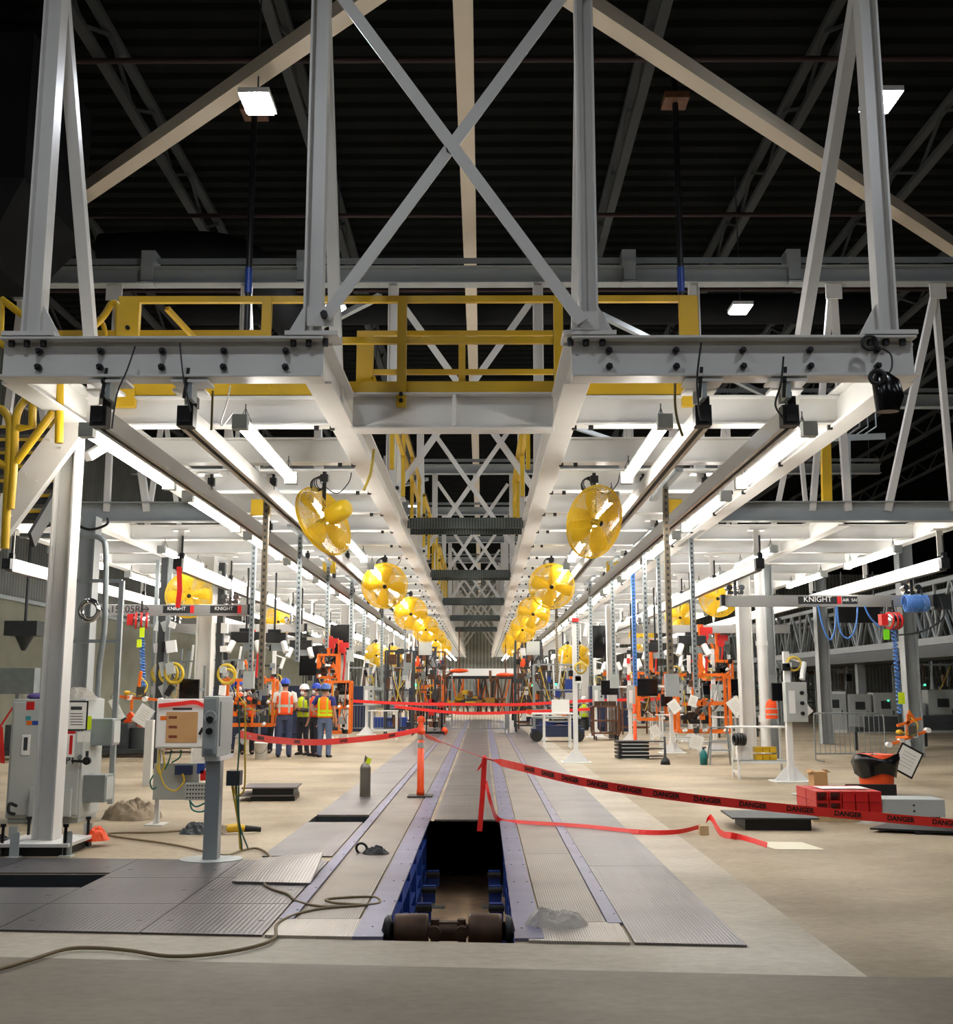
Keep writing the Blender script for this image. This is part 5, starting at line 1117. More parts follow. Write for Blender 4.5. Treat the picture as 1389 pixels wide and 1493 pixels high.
def bench(x, y, label, seed, w=.95, rz=0):
    rr = random.Random(seed); t = T('parts_bench', label, 'bench', (x, y, 0), rz)
    b = B(t)
    for sx in (-1, 1):
        for sy in (-.22, .22): b.bar((sx * w / 2, sy, 0), (sx * w / 2, sy, .92), .04, .04)
        b.bar((sx * w / 2, -.22, .12), (sx * w / 2, .22, .12), .04, .04)
    b.bar((-w / 2, -.22, .3), (w / 2, -.22, .3), .04, .04); b.bar((-w / 2, .22, .3), (w / 2, .22, .3), .04, .04); b.out('frame', whiteb)
    b = B(t); b.box(-w / 2 - .12, w / 2 + .04, -.26, .26, .92, .945); b.out('top', whiteb)
    b = B(t); b.box(-w / 2, w / 2, -.24, .24, .32, .34); b.out('shelf', ltgrey)
    return t
station_post(5.5, 19.85, 'white control pedestal on a gusseted base beside the cardboard box', 1, 2.3, True, False)
bench(5.15, 20.6, 'white parts bench with yellow bins beside the right control pedestal', 2, .9)
for i in range(3):
    for j in range(2):
        b = B(); x, z = 5.02 + i * .13, .345 + j * .13; b.box(x, x + .12, 20.38, 20.6, z, z + .1); b.box(x + .01, x + .11, 20.36, 20.38, z, z + .06); solo(b, 'parts_bin', yellow, 'yellow parts bin, ' + ordn(i) + ' from the left in the ' + ('upper' if j else 'lower') + ' layer on the bench shelf', 'bin', 'yellow bins on the bench shelf')
b = B(); b.box(4.72, 4.9, 20.4, 20.7, .345, .6); solo(b, 'parts_bin', whiteb, 'white bin left of the yellow bins on the bench shelf', 'bin')
for k in range(4):
    b = B(); b.ring((4.62 + .05 * k, 20.25, .72), (1, .15, 0), .09, .028, 20, 8); solo(b, 'black_coil', black, ordn(k) + ' black ring hanging at the left end of the white bench', 'coil', 'black rings on the bench')
def mon(x, y, z, w, h, label):
    t = T('monitor', label, 'monitor', (x, y, z)); b = B(t); b.box(-w / 2, w / 2, 0, .05, 0, h); b.out('case', black, bevel=.006)
    b = B(t); b.box(-w / 2 + .02, w / 2 - .02, -.006, 0, .02, h - .02); b.out('screen', screen)
    b = B(t); b.bar((0, .06, h / 2), (.25, .25, h / 2), .05, .05); b.bar((.25, .25, h / 2 - .5), (.25, .25, h / 2 + .5), .05, .05); b.out('bracket', galv)
for u, v, y, w, h, nm in ((1140, 1022, 22, .4, .36, 'black monitor above the right parts bench'), (972, 1030, 27.5, .3, .3, 'black monitor between the two orange fixtures'), (1000, 1026, 28.6, .26, .26, 'black monitor behind the big orange fixture'), (275, 1020, 23, .42, .42, 'black monitor left of the broad white column'), (455, 985, 37, .9, 1.0, 'large dark screen behind the workers'), (497, 955, 36, .75, 1.0, 'large black screen hung above the orange tower'), (880, 960, 40, .9, 1.2, 'tall dark screen in the right aisle')):
    p = P(u, v, y); mon(p.x, y, p.z, w, h, nm)
carrier(5.35, 26.6, .62, 1.25, 1.35, 'largest orange lifting fixture among the right work stations', 11, top=3.2)
carrier(5.05, 32.5, .75, .85, 1.35, 'tall narrow orange lifting fixture behind the right delineator', 12, top=3.1)
carrier(-5.8, 27.2, .75, 1.25, 1.1, 'orange lifting fixture in front of the group of workers', 13, top=3.1)
carrier(-4.35, 33, .35, .75, 1.5, 'tall orange lifting fixture behind the rightmost worker', 14, top=3.1)
carrier(-4.9, 34.6, 2.0, .6, .7, 'small orange fixture hung high above the workers', 15, top=3.3)
carrier(6.6, 30.5, 1.9, .7, .5, 'small orange fixture hung high near the white pipe column', 16, top=3.2)
carrier(-2.2, 50, .6, .8, 1.2, 'far orange fixture left of the middle tracks', 17, top=3); carrier(1.9, 52, .7, .8, 1.2, 'far orange fixture right of the middle tracks', 18, top=3)
for u, v, y, sz, rl, nm in ((1073, 1030, 25, (.3, .4), -.6, 'white clipboard hanging tilted left of the white pipe column'), (983, 1030, 26, (.24, .3), -.6, 'white clipboard hanging between the orange fixtures'), (1015, 1082, 25.5, (.3, .32), .3, 'white clipboard hanging below the largest orange fixture'), (955, 1066, 31, (.26, .32), -.5, 'white clipboard hanging below the narrow orange fixture'), (1010, 1022, 26.2, (.2, .26), .3, 'grey card hanging inside the largest orange fixture'), (1165, 1032, 19.6, (.3, .4), -.7, 'white card sticking out left of the right control pedestal'), (354, 1074, 11.5, (.12, .12), .78, 'small white tag at the end of the red tape by the pedestal')):
    clip(u, v, y, sz, rl, nm)
def stool():
    t = T('step_stool', 'grey folding step stool left of the white pipe column', 'stool', (5.2, 24.3, 0))
    for s in (-1, 1):
        b = B(t); b.bar((s * .26, -.18, 0), (s * .17, 0, .78), .03, .03); b.bar((s * .26, .18, 0), (s * .17, 0, .78), .03, .03); b.out('leg', galv)
    for z in (.3, .5): b = B(t); b.box(-.22, .22, -.14, .02, z, z + .02); b.out('step', galv)
    b = B(t); b.box(-.24, .24, -.12, .12, .78, .81); b.out('top', galv)
    t = T('spray_bottle', 'teal bottle on the floor left of the step stool', 'bottle', (4.82, 24.2, 0)); b = B(t); b.lathe([(0, 0), (.08, 0), (.085, .22), (.05, .3), (.025, .32), (0, .32)], n=18); b.out('bottle', teal); b = B(t); b.cyl((0, 0, .32), (0, 0, .38), .025); b.bar((0, 0, .37), (.06, 0, .37), .03, .03); b.out('cap', dkgrey)
    b = B(); b.lathe([(0, 0), (.11, 0), (.09, .1), (.03, .16), (.02, .6), (0, .6)], (4.0, 24.3, 0)); solo(b, 'rubber_plunger', black, 'small black post on the floor below the narrow orange fixture', 'post')
stool()
t = T('safety_vest', 'orange vest hanging beside the black monitor on the right', 'vest', P(1125, 1048, 24))
b = B(t); b.loft([(0, 0, 0, .13, .06), (0, 0, .2, .135, .06), (0, 0, .36, .11, .05), (0, 0, .42, .04, .04)]); b.out('cloth', hiora)
for z in (.08, .2): b = B(t); b.loft([(0, 0, z, .139, .064), (0, 0, z + .03, .139, .064)], cap=False); b.out('stripe', silverr)
# white pole with table, lift truck, brown cart
station_post(2.1, 24.9, 'tall thin white post on a plate at the right edge of the line', 21, 3.3, False)
t = T('laptop_table', 'small white table beside the tall thin white post', 'table', (2.15, 31, 0))
for sx in (-.42, .3):
    for sy in (-.25, .25): b = B(t); b.bar((sx, sy, 0), (sx, sy, .93), .045, .045); b.out('leg', whiteb)
    b = B(t); b.bar((sx, -.25, .05), (sx, .25, .05), .04, .04); b.out('foot_bar', whiteb)
b = B(t); b.box(-.75, .4, -.32, .32, .93, .97); b.out('top', whiteb)
b = B(); b.cb((2.2, 31, 1.16), (.5, .03, .36)); b.box(1.95, 2.45, 30.8, 31.1, .97, .99); solo(b, 'white_panel', paper, 'white panel standing on the small white table', 'panel')
t = T('lift_truck', 'dark blue low lift truck behind the small white table', 'truck', (2.3, 35, 0))
b = B(t); b.box(-.75, .9, -.4, .4, .15, .4); b.box(-.6, .8, -.35, .35, .4, .5); b.out('chassis', navy)
for x in (-.6, .7): b = B(t); b.cyl((x, -.45, .18), (x, -.35, .18), .18, n=18); b.cyl((x, .35, .18), (x, .45, .18), .18, n=18); b.out('wheel', black)
for k in range(2): b = B(t); b.bar((-.5, -.2, .5 + k * .1), (.7, -.2, .62 - k * .1), .05, .06); b.out('scissor_arm', blue)
b = B(t); b.box(-.7, .8, -.4, .4, .72, .78); b.out('platform', galv)
t = T('parts_cart', 'brown rusty wheeled cart in the right aisle', 'cart', (4.0, 36, 0))
b = B(t)
for sx in (-.4, .4):
    for sy in (-.3, .3): b.bar((sx, sy, .12), (sx, sy, 1.1), .05, .05)
for z in (.2, .6, 1.05): b.box(-.45, .45, -.35, .35, z, z + .04)
for k in range(5): b.bar((-.4 + k * .2, -.3, .2), (-.4 + k * .2, -.3, 1.05), .03, .03)
b.out('frame', brown)
for sx in (-.35, .35): b = B(t); b.cyl((sx, -.3, .07), (sx + .04, -.3, .07), .07, n=14); b.cyl((sx, .3, .07), (sx + .04, .3, .07), .07, n=14); b.out('caster', black)
for k in range(3): b = B(t); b.cb((-.25 + k * .25, 0, 1.16), (.2, .4, .16)); b.out('load', rust)
def ladder():
    t = T('step_ladder', 'wooden coloured A-frame step ladder by the left wall', 'ladder', (P(268, 1010, 34).x, 34, 0), .1)
    for s in (-1, 1):
        b = B(t); b.bar((s * .34, -.45, 0), (s * .17, 0, 1.9), .05, .03); b.bar((s * .34, .45, 0), (s * .17, 0, 1.9), .04, .03); b.out('rail', wood)
    for k in range(6): f = (k + .5) / 6.5; b = B(t); b.box(-.34 + .17 * f, .34 - .17 * f, -.45 + .45 * f - .04, -.45 + .45 * f + .04, 1.9 * f, 1.9 * f + .025); b.out('step', wood)
    b = B(t); b.box(-.2, .2, -.08, .08, 1.9, 1.95); b.out('top_cap', black)
ladder()
def hang_post(u, v, Y, label, m, w=.07, box=None):
    p = P(u, v, Y); t = T('drop_post', label, 'post', (p.x, Y, p.z))
    b = B(t); zt = 4.43 if -4.3 < p.x < 3.9 else 4.54; b.bar((0, 0, 0), (0, 0, zt - p.z), w, w); b.out('channel', m)
    b = B(t)
    k = 0
    while k * .09 < 4.3 - p.z: b.box(-w * .2, w * .2, -w / 2 - .003, -w / 2, .04 + k * .09, .08 + k * .09); k += 1
    b.out('slot_pattern', dkgrey)
    b = B(t); b.box(-.05, .05, -1.1, 1.1, zt - .045 - p.z, zt - p.z); b.out('top_plate', galv)
    if box: b = B(t); b.cb((0, -.08, .1), (.18, .12, .3)); b.out('end_box', box)
    return t
strut = mat('brown grey slotted channel', (132, 120, 100), .5, .4)
HP = [(380, 1005, 14.6, strut), (364, 1000, 19, galv), (433, 965, 19.5, galv), (476, 945, 24, galv), (511, 962, 28, galv), (530, 955, 33, galv), (556, 975, 36, galv), (978, 1010, 14.8, strut), (943, 985, 20, galv), (1014, 1005, 20, galv), (895, 1000, 24, galv), (862, 985, 28, galv), (926, 1000, 26, hose), (842, 990, 33, galv), (963, 960, 22.5, galv), (812, 995, 37, strut), (590, 990, 42, galv)]
def rank(lst, it, key, side): return ordn(sorted([q for q in lst if side(q) == side(it)], key=key).index(it))
for i, (u, v, y, m) in enumerate(HP):
    hang_post(u, v, y, rank(HP, HP[i], lambda q: q[2], lambda q: q[0] < 700) + ' slotted post from the front hanging from the ' + ('left' if u < 700 else 'right') + ' deck', m, .075 if y < 25 else .09, ltgrey if i % 3 == 1 else None)
def balancer(u0, u1, v, Y, label, m=black):
    a, c = P(u0, v, Y), P(u1, v, Y); t = T('tool_carrier', label, 'carrier', ((a.x + c.x) / 2, Y, a.z)); w = (c.x - a.x) / 2
    b = B(t); b.box(-w, w, -.12, .12, -.12, .12); b.out('housing', m, bevel=.01)
    b = B(t); b.cyl((0, 0, .12), (0, 0, 4.4 - a.z), .025); b.box(-.15, .15, -.06, .06, .12, .2); b.out('hanger', blackm)
    b = B(t); b.cb((w * .3, -.02, -.22), (w * .9, .1, .16)); b.out('plate', galv)
    for s in (-1, 1): b = B(t); b.cyl((s * w * .8, -.1, -.1), (s * w * 1.1, -.2, -.35), .07, n=12); b.out('lamp_can', whiteb)
    return t
for u0, u1, v, y, nm in ((338, 380, 929, 25, 'long black carrier box hung at the left edge of the left wing rail'), (382, 418, 930, 26, 'black carrier box hung right behind the first drop post on the left'), (423, 455, 940, 30, 'black carrier box hung above the workers'), (465, 488, 951, 36, 'small black carrier box hung above the orange tower'), (988, 1028, 934, 26, 'long black carrier box hung above the largest orange fixture'), (910, 931, 957, 35.6, 'small black carrier box above the narrow orange fixture'), (938, 972, 944, 30, 'black carrier box with lamp cans in the right wing'), (880, 902, 962, 38, 'far black carrier box in the right aisle')):
    balancer(u0, u1, v, y, nm)
SP = ((4.9, 28.6, 1, True), (4.55, 34, 1, True), (6.2, 29.5, -1, True), (3.9, 38, 1, False), (-5.9, 31, 1, False), (-5.1, 36, -1, True), (-4.2, 40, 1, False), (6.6, 35, -1, True))
for i, (x, y, s, mo) in enumerate(SP):
    station_post(x, y, rank(SP, SP[i], lambda q: q[1], lambda q: q[0] > 0) + ' white station post by distance, on a gusseted foot ' + ('right' if x > 0 else 'left') + ' of the line', 40 + i, 2.7, True, mo, s)
bench(5.9, 27.6, 'white parts bench behind the largest orange fixture', 3); bench(5.3, 30.3, 'white parts bench left of the largest orange fixture', 4, .8); bench(5.6, 34, 'white parts bench beyond the narrow orange fixture', 5, .8); bench(-3.2, 36, 'white parts bench behind the far left barricade', 6, .8)
# conduit frame and pipe beside the grey cabinet
def conduit():
    b = B(); b.path(smooth_pts([P(30, 781, 13.9), P(80, 781, 13.9), P(130, 781, 13.9), P(148, 786, 13.9), P(154, 800, 13.9), P(154, 860, 13.9), P(152, 920, 13.9), P(145, 970, 13.9), P(142, 1018, 13.9)], 5), .035, 10)
    solo(b, 'conduit_pipe', galv, 'grey conduit pipe bending down to the top of the tall grey cabinet', 'pipe')
    t = T('strut_frame', 'grey slotted strut frame standing behind the tall grey cabinet', 'frame', (P(110, 1000, 16).x, 16, 0))
    a, c = P(66, 1000, 16).x, P(170, 1000, 16).x; z1, z2 = P(0, 847, 16).z, P(0, 935, 16).z
    for x in (a, c): b = B(t, 1); b.bar((x, 16, 0), (x, 16, z1), .07, .07); b.out('upright', galv)
    for z in (z1, z2): b = B(t, 1); b.bar((a, 16, z), (c, 16, z), .05, .05); b.out('cross_bar', galv)
    b = B(t, 1); p = P(130, 890, 15.9); b.ring(p, (.2, 1, 0), .16, .025, 28, 6); b.ring(p + V((.02, -.03, 0)), (.1, 1, .1), .12, .025, 28, 6); b.out('hose_coil', chrome)
    b = B(); p = P(118, 1000, 17.5); b.ib((p.x, 17.5, 0), (p.x, 17.5, 4.4), .28, .28, .02, .02, up=(1, 0, 0)); solo(b, 'steel_column', greyst, 'blue grey steel column behind the strut frame at the left', 'column')
    for i, (u, y, w, m) in enumerate(((222, 23.4, .07, galv), (233, 23, .14, dkgrey), (241, 22.8, .07, galv), (318, 24, .14, dkgrey), (322, 29.2, .1, galv))):
        p = P(u, 1000, y); t = T('equipment_mast', ordn(i) + ' upright equipment mast from the left, behind the cardboard covered console', 'mast', (p.x, y, 0))
        b = B(t); b.bar((0, 0, 0), (0, 0, 4.4), w, w); b.out('shaft', m)
        rr = random.Random(70 + i)
        for k in range(4): b = B(t); b.cb((.12, -.1, 1.6 + k * .45), (rr.uniform(.1, .2), .12, rr.uniform(.12, .3)), Matrix.Rotation(rr.uniform(-.5, .5), 3, 'Y')); b.out('device', rr.choice((whiteb, ltgrey, black, whiteb)))
        b = B(t); b.ring((.2, -.1, 1.95), (.2, 1, .1), .2, .035, 20, 6); b.out('cable_coil', ycord)
    b = B(); p = P(36, 922, 30); b.cb(p + V((0, 0, .1)), (.9, .6, .4)); b.cyl(p, p + V((0, 0, -.5)), .3, .05); b.cyl(p, p + V((0, 0, 3)), .04); solo(b, 'hopper', dkgrey, 'dark hopper hung in front of the left wall', 'hopper')
    b = B(); p = P(28, 985, 30); b.box(p.x - .5, p.x + .5, 29.8, 30.2, 1.5, 2.2); b.bar((p.x, 30, 0), (p.x, 30, 1.5), .1, .1); solo(b, 'wall_panel', galv, 'grey panel on a post in front of the left wall', 'panel')
    for i, (u, v, m) in enumerate(((60, 1040, dkgrey), (185, 1085, dkgrey), (200, 1040, brown), (265, 1035, brown))):
        p = P(u, v, 26 + i); t = T('machine_skid', ordn(i) + ' machine skid from the left, standing near the left wall', 'skid', (p.x, p.y, 0)); b = B(t); b.box(-.8, .8, -.4, .4, .1, .2); b.box(-.7, .1, -.3, .3, .2, .8); b.out('base', m)
        b = B(t); b.cyl((.3, 0, .2), (.3, 0, .7), .25); b.cyl((-.3, 0, .8), (-.1, 0, 1.0), .1); b.out('tank', vorange if i == 2 else dkgrey)
conduit()
# ================= the far end and the dark hall on the right =================
def rack(x, y, label, seed, w=1.4, h=2.3, pal=None, dark=False):
    rr = random.Random(seed); t = T('machine_rack', label, 'rack', (x, y, 0)); pal = pal or (whiteb, ltgrey, dkgrey, black, blue, orange, galv, rust)
    b = B(t)
    for sx in (-1, 1):
        for sy in (-.4, .4): b.bar((sx * w / 2, sy, 0), (sx * w / 2, sy, h), .06, .06)
    for z in (.25, .9, 1.6, h): b.bar((-w / 2, -.4, z), (w / 2, -.4, z), .05, .05); b.bar((-w / 2, .4, z), (w / 2, .4, z), .05, .05)
    b.out('frame', rr.choice((dkgrey, blackm, brown) if dark else (galv, dkgrey, greyst)))
    for k in range(18 if dark else 9):
        m = rr.choice(pal); b = B(t); xx, zz = rr.uniform(-w * .42, w * .42), rr.uniform(.3, h); b.cb((xx, rr.uniform(-.35, .1), zz), (rr.uniform(.08, .35), .2, rr.uniform(.1, .4))); b.out('unit', m)
    for k in range(4):
        a = (rr.uniform(-w / 2, w / 2), -.42, rr.uniform(h * .7, h)); c = (rr.uniform(-w / 2, w / 2), -.45, rr.uniform(.5, 1.2)); b = B(t); b.path(catenary(a, c, .2, 8), .018, 5); b.out('hose', rr.choice((black, galv, ycord, brown)))
    for k in range(3): x_ = rr.uniform(-w / 2, w / 2); b = B(t); b.bar((x_, 0, .9), (x_ + rr.uniform(-.3, .3), .1, h + rr.uniform(.2, .9)), .06, .06); b.out('riser', rr.choice((galv, dkgrey, brown, whiteb)))
    if seed % 3 == 0: b = B(t); b.cb((rr.uniform(-.3, .3), -.46, 1.8), (.07, .02, .07)); b.out('indicator_lamp', ledg)
    return t
rk = 0
RL = ((-3.9, 45.5), (-5.4, 45.2), (-6.6, 48), (-4.6, 51.4), (-2.3, 56), (3.4, 47.7), (6.4, 46), (7.6, 42), (5.2, 52), (3.4, 55), (-8.4, 41), (-9.6, 35), (8.8, 38), (-7.6, 33.5), (2.6, 39.5), (-8, 54), (7.6, 53))
for x, y in RL:
    rack(x, y, rank(RL, (x, y), lambda q: q[1], lambda q: q[0] < 0) + ' cluttered open machine rack by distance from us, ' + ('left' if x < 0 else 'right') + ' of the line', 100 + rk, 1.5, 2.5); rk += 1
TR = ((-2.4, 44.3, 3.3), (-2.3, 47, 2.2), (-3.3, 49.5, 3.4), (-2.3, 52.6, 3.4), (1.8, 42.8, 3.5), (2.0, 45.8, 3.3), (1.9, 47.7, 3.2), (3.6, 50.5, 3.4), (-5.6, 40.3, 3.2), (5.6, 40.6, 2.0), (-3.0, 39.9, 3.0))
for x, y, hh in TR:
    rack(x, y, rank(TR, (x, y, hh), lambda q: q[1], lambda q: q[0] < 0) + ' tall dark machine rack by distance from us, ' + ('left' if x < 0 else 'right') + ' of the line', 100 + rk, 1.0, hh, (dkgrey, black, galv, rust, brown, whiteb, navy, orange), True); rk += 1
def far_end():
    b = B(); b.box(-3, 2.8, 60, 60.3, 2.25, 2.75); b.box(-3, -2.85, 60, 60.3, 0, 2.25); b.box(2.65, 2.8, 60, 60.3, 0, 2.25); solo(b, 'header_panel', whiteb, 'white header panel across the far end of the line', 'panel')
    t = T('assembly_gantry', 'dark gantry with yellow fixtures at the far end of the line', 'gantry', (-.3, 58, 0))
    b = B(t)
    for x in (-2, 1.9): b.bar((x, 0, 0), (x, 0, 2.3), .12, .12)
    b.bar((-2, 0, 2.25), (1.9, 0, 2.25), .14, .16); b.out('frame', blackm)
    rr = random.Random(55)
    for k in range(24): b = B(t); b.cb((rr.uniform(-1.6, 1.5), rr.uniform(-.2, .5), rr.uniform(.8, 1.5)), (rr.uniform(.2, .6), .3, rr.uniform(.1, .3))); b.out('fixture', (yellow, mat('ochre paint', (150, 110, 30), .5), brown, dkgrey)[k % 4])
    for k in range(44): b = B(t); x = rr.uniform(-1.9, 1.8); b.bar((x, .4 + k * .02, .3), (x + rr.uniform(-.5, .5), .4 + k * .02, 2.2), .08, .08); b.out('riser', rr.choice((brown, rust, dkgrey, galv, orange)))
    for u, v, y, nm in ((669, 978, 50, 'flat orange robot cover left of the far header'), (737, 984, 50, 'flat orange robot cover right of the far header')):
        p = P(u, v, y); t = T('robot_arm', nm, 'robot', (p.x, y, p.z)); b = B(t); b.sph((0, 0, 0), (.45, .3, .1), 14, 8); b.out('cover', vorange); b = B(t); b.bar((-.2, 0, 0), (-.7, .1, -.3), .1, .1); b.cyl((-.7, .1, -.3), (-.7, .1, .2), .06); b.bar((0, 0, .05), (0, 0, 1.9), .05, .05); b.out('arm', brown)
    for u, v, y, nm in ((620, 945, 40, 'left'), (777, 945, 40, 'right')):
        p = P(u, v, y); b = B(); b.cb((p.x, y, p.z), (.48, .06, .5)); b.cyl((p.x, y, p.z + .2), (p.x, y, 4.3), .02); solo(b, 'sign_board', ltgrey, 'blank pale square board hung at the far ' + nm + ' end of the fan row', 'board')
        t = T('tool_cluster', 'dark tangled tool cluster hung below the ' + nm + ' blank square board', 'tools', (p.x, y + 1, p.z)); rr = random.Random(8)
        for k in range(12): b = B(t); a = V((rr.uniform(-.5, .7), rr.uniform(-.2, .2), rr.uniform(-1.1, .1))); b.cb(a, (rr.uniform(.1, .3), .2, rr.uniform(.1, .3))); b.out('tool', rr.choice((blackm, rust, brown, dkgrey, vorange, galv)))
        for k in range(5): b = B(t); b.path(catenary((rr.uniform(-.5, .5), -.15, .1), (rr.uniform(-.6, .6), -.15, -.7), .3, 8), .02, 5); b.out('hose', black)
        b = B(t); b.bar((.0, 0, -1.0), (0, 0, 4.3 - p.z), .08, .08); b.out('drop_post', blackm)
    t = T('tool_cart', 'dark tool cart with an orange foot at the left side of the middle barrier', 'cart', (-1.75, 39.5, 0)); rr = random.Random(4)
    b = B(t); b.box(-.3, .4, -.25, .25, .06, .14); b.bar((-.25, 0, .1), (-.25, 0, .9), .05, .05); b.bar((.3, 0, .1), (.3, 0, 1.2), .08, .08); b.out('frame', blackm)
    for k in range(6): b = B(t); b.cb((rr.uniform(-.2, .4), -.1, rr.uniform(.3, 1.25)), (.2, .2, .2)); b.out('unit', rr.choice((black, galv, red, brown, ltgrey)))
    b = B(t); b.sph((.4, -.1, .16), (.12, .1, .14), 10, 7); b.out('orange_foot', vorange)
    for i, (x, m, w) in enumerate(((-7.3, navy, 2.4), (-5.3, navy, 1.5), (-3.6, blue, 1.3), (5, navy, 1.6))):
        y = 43 - (i == 0) * 6; b = B(); b.box(x - w / 2, x + w / 2, y, y + .6, .15, .55 if i == 2 else 1.75); b.box(x - w / 2 + .05, x + w / 2 - .05, y + .05, y + .55, 0, .15); solo(b, 'storage_bin', m, ordn(i) + ' big blue container from the left in the far hall', 'container', bevel=.02)
far_end()
def dark_hall():
    for i, (u, v0, w, h) in enumerate(((1211, 1062, .9, 1.55), (1248, 1066, .9, 1.45), (1285, 1066, .9, 1.5), (1330, 1064, .7, 1.1), (1368, 1062, 1.1, 1.6))):
        Y = 42; p = P(u, 1000, Y); t = T('electrical_cabinet', ordn(i) + ' grey cabinet from the left in the dark hall behind the crowd barrier', 'cabinet', (p.x, Y, 0))
        b = B(t); b.box(-w / 2, w / 2, -.3, .3, 0, h); b.out('body', ltgrey if i != 0 else whiteb, bevel=.01)
        b = B(t); b.box(-w * .45, w * .45, -.32, -.3, .12, h - .1); d = b.out('door', ltgrey)
        b = B(d); b.box(-w * .2, w * .2, -.33, -.32, h * .6, h * .8); b.out('window', dkgrey)
        b = B(t); b.cb((w * .3, -.33, h * .5), (.04, .04, .16)); b.out('handle', black)
        if i == 2: b = B(t); b.cb((.1, -.335, h * .8), (.05, .02, .05)); b.out('indicator_lamp', ledg)
    for i, (x, z0, z1) in enumerate(((14.0, 3.1, 4.9), (20, 3.4, 5.4))):
        t = T('conveyor_truss', ('nearer' if i == 0 else 'farther') + ' pale lattice conveyor truss in the dark hall on the right', 'truss', (x, 26, z0))
        for dx in (0, 1.6):
            b = B(t, 1); b.bar((x + dx, 24, z0), (x + dx, 72, z0), .18, .22); b.bar((x + dx, 24, z1), (x + dx, 72, z1), .14, .14); b.out('chord', greyst)
            b = B(t, 1)
            for k in range(20): y = 24 + k * 2.4; b.bar((x + dx, y, z0), (x + dx, y + 1.2, z1), .08, .08); b.bar((x + dx, y + 1.2, z1), (x + dx, y + 2.4, z0), .08, .08); b.bar((x + dx, y, z0), (x + dx, y, z1), .07, .07)
            b.out('lattice', greyst)
        b = B(t, 1); b.box(x - .1, x + 1.7, 24, 72, z0 - .5, z0 - .12); b.out('conveyor_bed', dkgrey)
        for y in (31, 43, 55): b = B(t, 1); b.bar((x + .8, y, 0), (x + .8, y, z0 - .4), .3, .3); b.out('leg', greyst)
    p = P(1252, 896, 27.35); b = B(); b.cb(p, (1.05, .05, .42)); b.cyl((p.x - .4, 27.35, p.z), (p.x - .4, 27.35, 4.56), .02); b.cyl((p.x + .4, 27.35, p.z), (p.x + .4, 27.35, 4.56), .02); solo(b, 'blackout_screen', black, 'black rectangular panel hung behind the right crane bridge', 'panel')
    k = 0
    for x, y in sorted(((11.5, 46), (11.8, 50), (17.7, 44), (17.9, 55), (24, 48), (26, 53), (10.5, 54), (28, 45), (11.7, 58), (17.8, 61), (24.5, 60), (30, 56)), key=lambda q: q[1]):
        rack(x, y, ordn(k) + ' dim machine rack by distance, in the dark hall on the right', 300 + k, 2.2, 2.6, (dkgrey, ltgrey, brown, black, galv, teal)); k += 1
    p = P(1135, 800, 19); t = T('wire_basket', 'pale mesh tray and brackets above the right wing beam', 'tray', P(1225, 650, 22))
    for i in range(7): b = B(t, 1); q = P(1205 + i * 12, 622, 22); b.bar(q, q + V((0, 1.2, 0)), .02, .02); b.bar(q, q + V((0, 0, .35)), .02, .02); b.out('wire', galv)
    b = B(t, 1); b.bar(P(1190, 640, 22), P(1290, 636, 22), .06, .12); b.bar(P(1235, 640, 22), P(1236, 720, 22), .1, .1); b.out('bracket', greyst)
    b = B(); a, c = P(1203, 640, 21), P(1206, 768, 21); b.bar(a, c, .18, .12); solo(b, 'yellow_post', yellow, 'yellow post above the right wing beam', 'post')
    for i, (u, v) in enumerate(((1285, 1075), (1360, 1068), (1385, 1085))):
        p = P(u, v, 30 + i); b = B(); b.box(p.x - .8, p.x + .8, p.y - .3, p.y + .3, .5, .62); [b.bar((p.x + s * .7, p.y, 0), (p.x + s * .7, p.y, .55), .08, .08) for s in (-1, 1)]; b.box(p.x - .5, p.x + .4, p.y - .2, p.y + .2, .62, .9); solo(b, 'work_table', dkgrey, ordn(i) + ' dark work table from the left, behind the hanging gripper', 'table')
dark_hall()
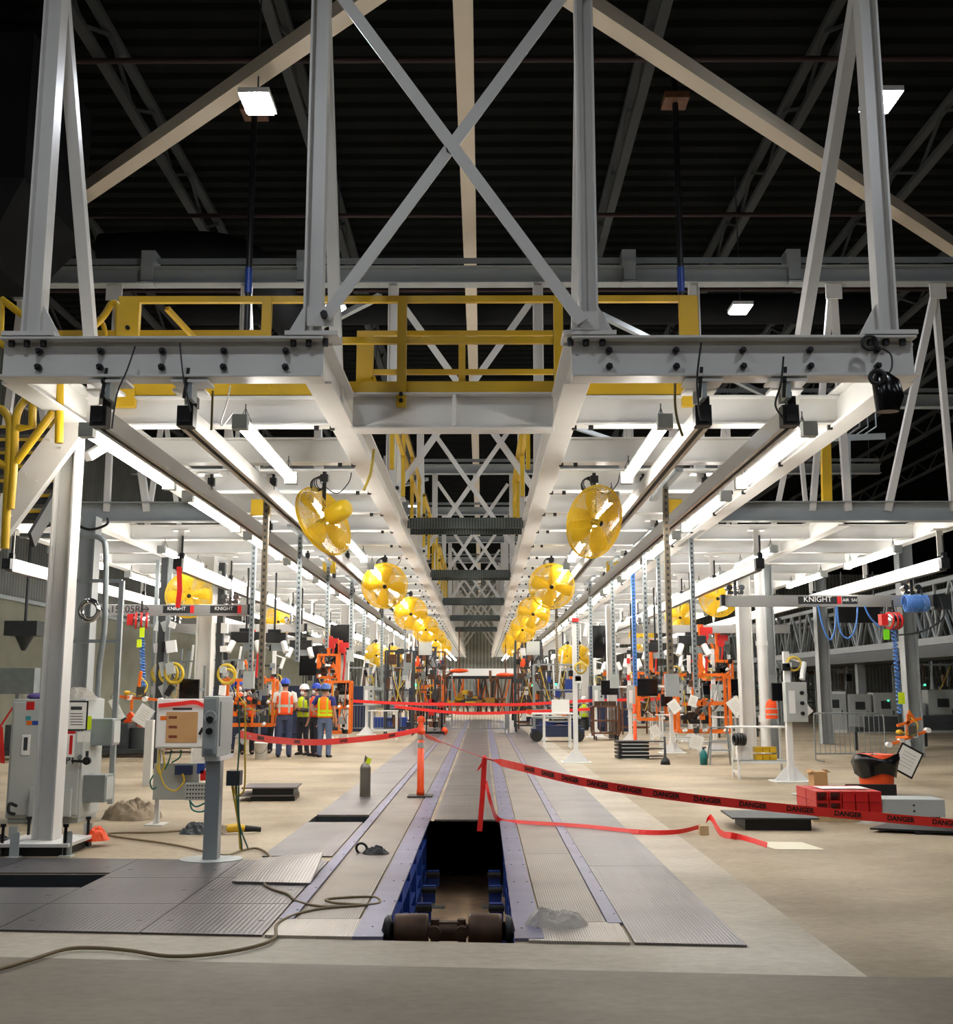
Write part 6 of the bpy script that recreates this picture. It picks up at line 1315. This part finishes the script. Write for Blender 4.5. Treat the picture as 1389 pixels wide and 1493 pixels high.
# cable loops, air gun and black hose gear on the front beams
def beam_gear():
    t = T('speaker_horn', 'black folded cloth covered device hung at the right end of the right front beam', 'device', P(1295, 575, 9.25))
    p = P(1297, 570, 9.25); b = B(t, 1); b.loft([(p.x - .02, 9.28, p.z - .18, .1, .07), (p.x, 9.28, p.z - .05, .13, .1), (p.x - .02, 9.28, p.z + .1, .12, .1), (p.x - .05, 9.28, p.z + .17, .06, .06)]); b.out('body', mat('glossy black plastic', (12, 12, 13), .2))
    q = P(1279, 550, 9.2); b = B(t, 1); b.ring(q, (.3, 1, 0), .06, .02, 20, 6); b.out('ring', black)
    q = P(1268, 500, 9.32); b = B(t, 1); b.ring(q, (.1, 1, 0), .065, .014, 24, 6); b.ring(q + V((0, .02, .01)), (.1, 1, .2), .06, .014, 24, 6); b.out('coil', black)
    b = B(t, 1); b.path(smooth_pts([P(1275, 505, 9.3), P(1297, 515, 9.3), P(1300, 535, 9.25), P(1293, 548, 9.25)]), .008, 6); b.out('wire', black)
    def w(name, pts, r, m, label, Y=9.33):
        b = B(); b.path(smooth_pts([P(u, v, Y) for u, v in pts]), r, 6); return solo(b, name, m, label, 'cable')
    w('hanging_cable', [(197, 505), (185, 540), (172, 570), (166, 600), (163, 625)], .008, dkgrey, 'thin cable looping down from the front beam to the outer rail end on the left')
    w('hanging_cable', [(262, 500), (266, 540), (272, 575), (278, 600)], .008, dkgrey, 'thin cable hanging over the front beam to the inner rail end on the left')
    w('hanging_cable', [(340, 600), (325, 620), (322, 615), (330, 590), (336, 562)], .007, whiteb, 'thin white wire looping beside the first left strip light', 10)
    w('hanging_cable', [(310, 570), (309, 600), (308, 627)], .012, mat('olive cord', (110, 96, 40), .6), 'short olive cord hanging right of the left inner rail end', 9.8)
    w('hanging_cable', [(984, 555), (984, 590), (988, 615), (995, 636)], .012, mat('olive cord', (110, 96, 40), .6), 'short olive cord hanging by the right inner rail end', 9.8)
    w('hanging_cable', [(1022, 500), (1016, 550), (1018, 590), (1022, 612)], .009, black, 'black cable hanging over the right front beam to the inner rail')
    w('hanging_cable', [(1142, 520), (1138, 560), (1130, 590), (1142, 610)], .009, black, 'black cable hanging over the right front beam to the outer rail')
    w('wrap_tape', [(545, 655), (540, 690), (530, 715)], .018, mat('olive tape', (160, 140, 40), .6), 'yellow black webbing wrapped round the inner beam of the left deck', 13)
    w('hanging_hose', [(50, 782), (66, 768), (100, 762), (130, 772), (155, 765), (157, 755)], .02, black, 'black hose curving across above the conduit pipe at the left', 15)
    for i, (u, y) in enumerate(((165, 9.55), (283, 9.55), (1022, 9.55), (1143, 9.55))):
        p = P(u, 555, 9.55); t = T('rail_bracket', ('outer', 'inner', 'inner', 'outer')[i] + ' black rail bracket under the ' + ('left' if i < 2 else 'right') + ' front beam', 'bracket', (p.x, 9.55, 4.2))
        b = B(t, 1); b.box(p.x - .17, p.x + .17, 9.4, 9.62, 4.345, 4.37); b.out('clamp_plate', white)
        b = B(t, 1); b.box(p.x - .02, p.x + .02, 9.42, 9.6, 4.2, 4.35); b.out('hanger', galv)
        b = B(t, 1); b.cyl((p.x - .05, 9.42, 4.2), (p.x - .02, 9.42, 4.48), .016, n=8); b.sph((p.x - .04, 9.42, 4.36), .03, 8, 6); b.out('rod', blackm)
beam_gear()
# ================= camera and air =================
cam = bpy.data.cameras.new('camera'); co = bpy.data.objects.new('camera', cam); C.objects.link(co)
co.location = (0, 0, H); co.rotation_euler = (PI / 2 + PITCH, 0, YAW)
cam.sensor_fit = 'HORIZONTAL'; cam.sensor_width = 36; cam.lens = 36 * F / 1389; cam.clip_end = 300
sc = bpy.context.scene; sc.camera = co
w = bpy.data.worlds.new('world'); sc.world = w; w.use_nodes = True
w.node_tree.nodes['Background'].inputs[0].default_value = (.02, .022, .025, 1); w.node_tree.nodes['Background'].inputs[1].default_value = .3
vs_ = sc.view_settings; vs_.view_transform = 'Standard'; vs_.look = 'None'; vs_.gamma = 1; vs_.use_curve_mapping = False; vs_.exposure = 0.0
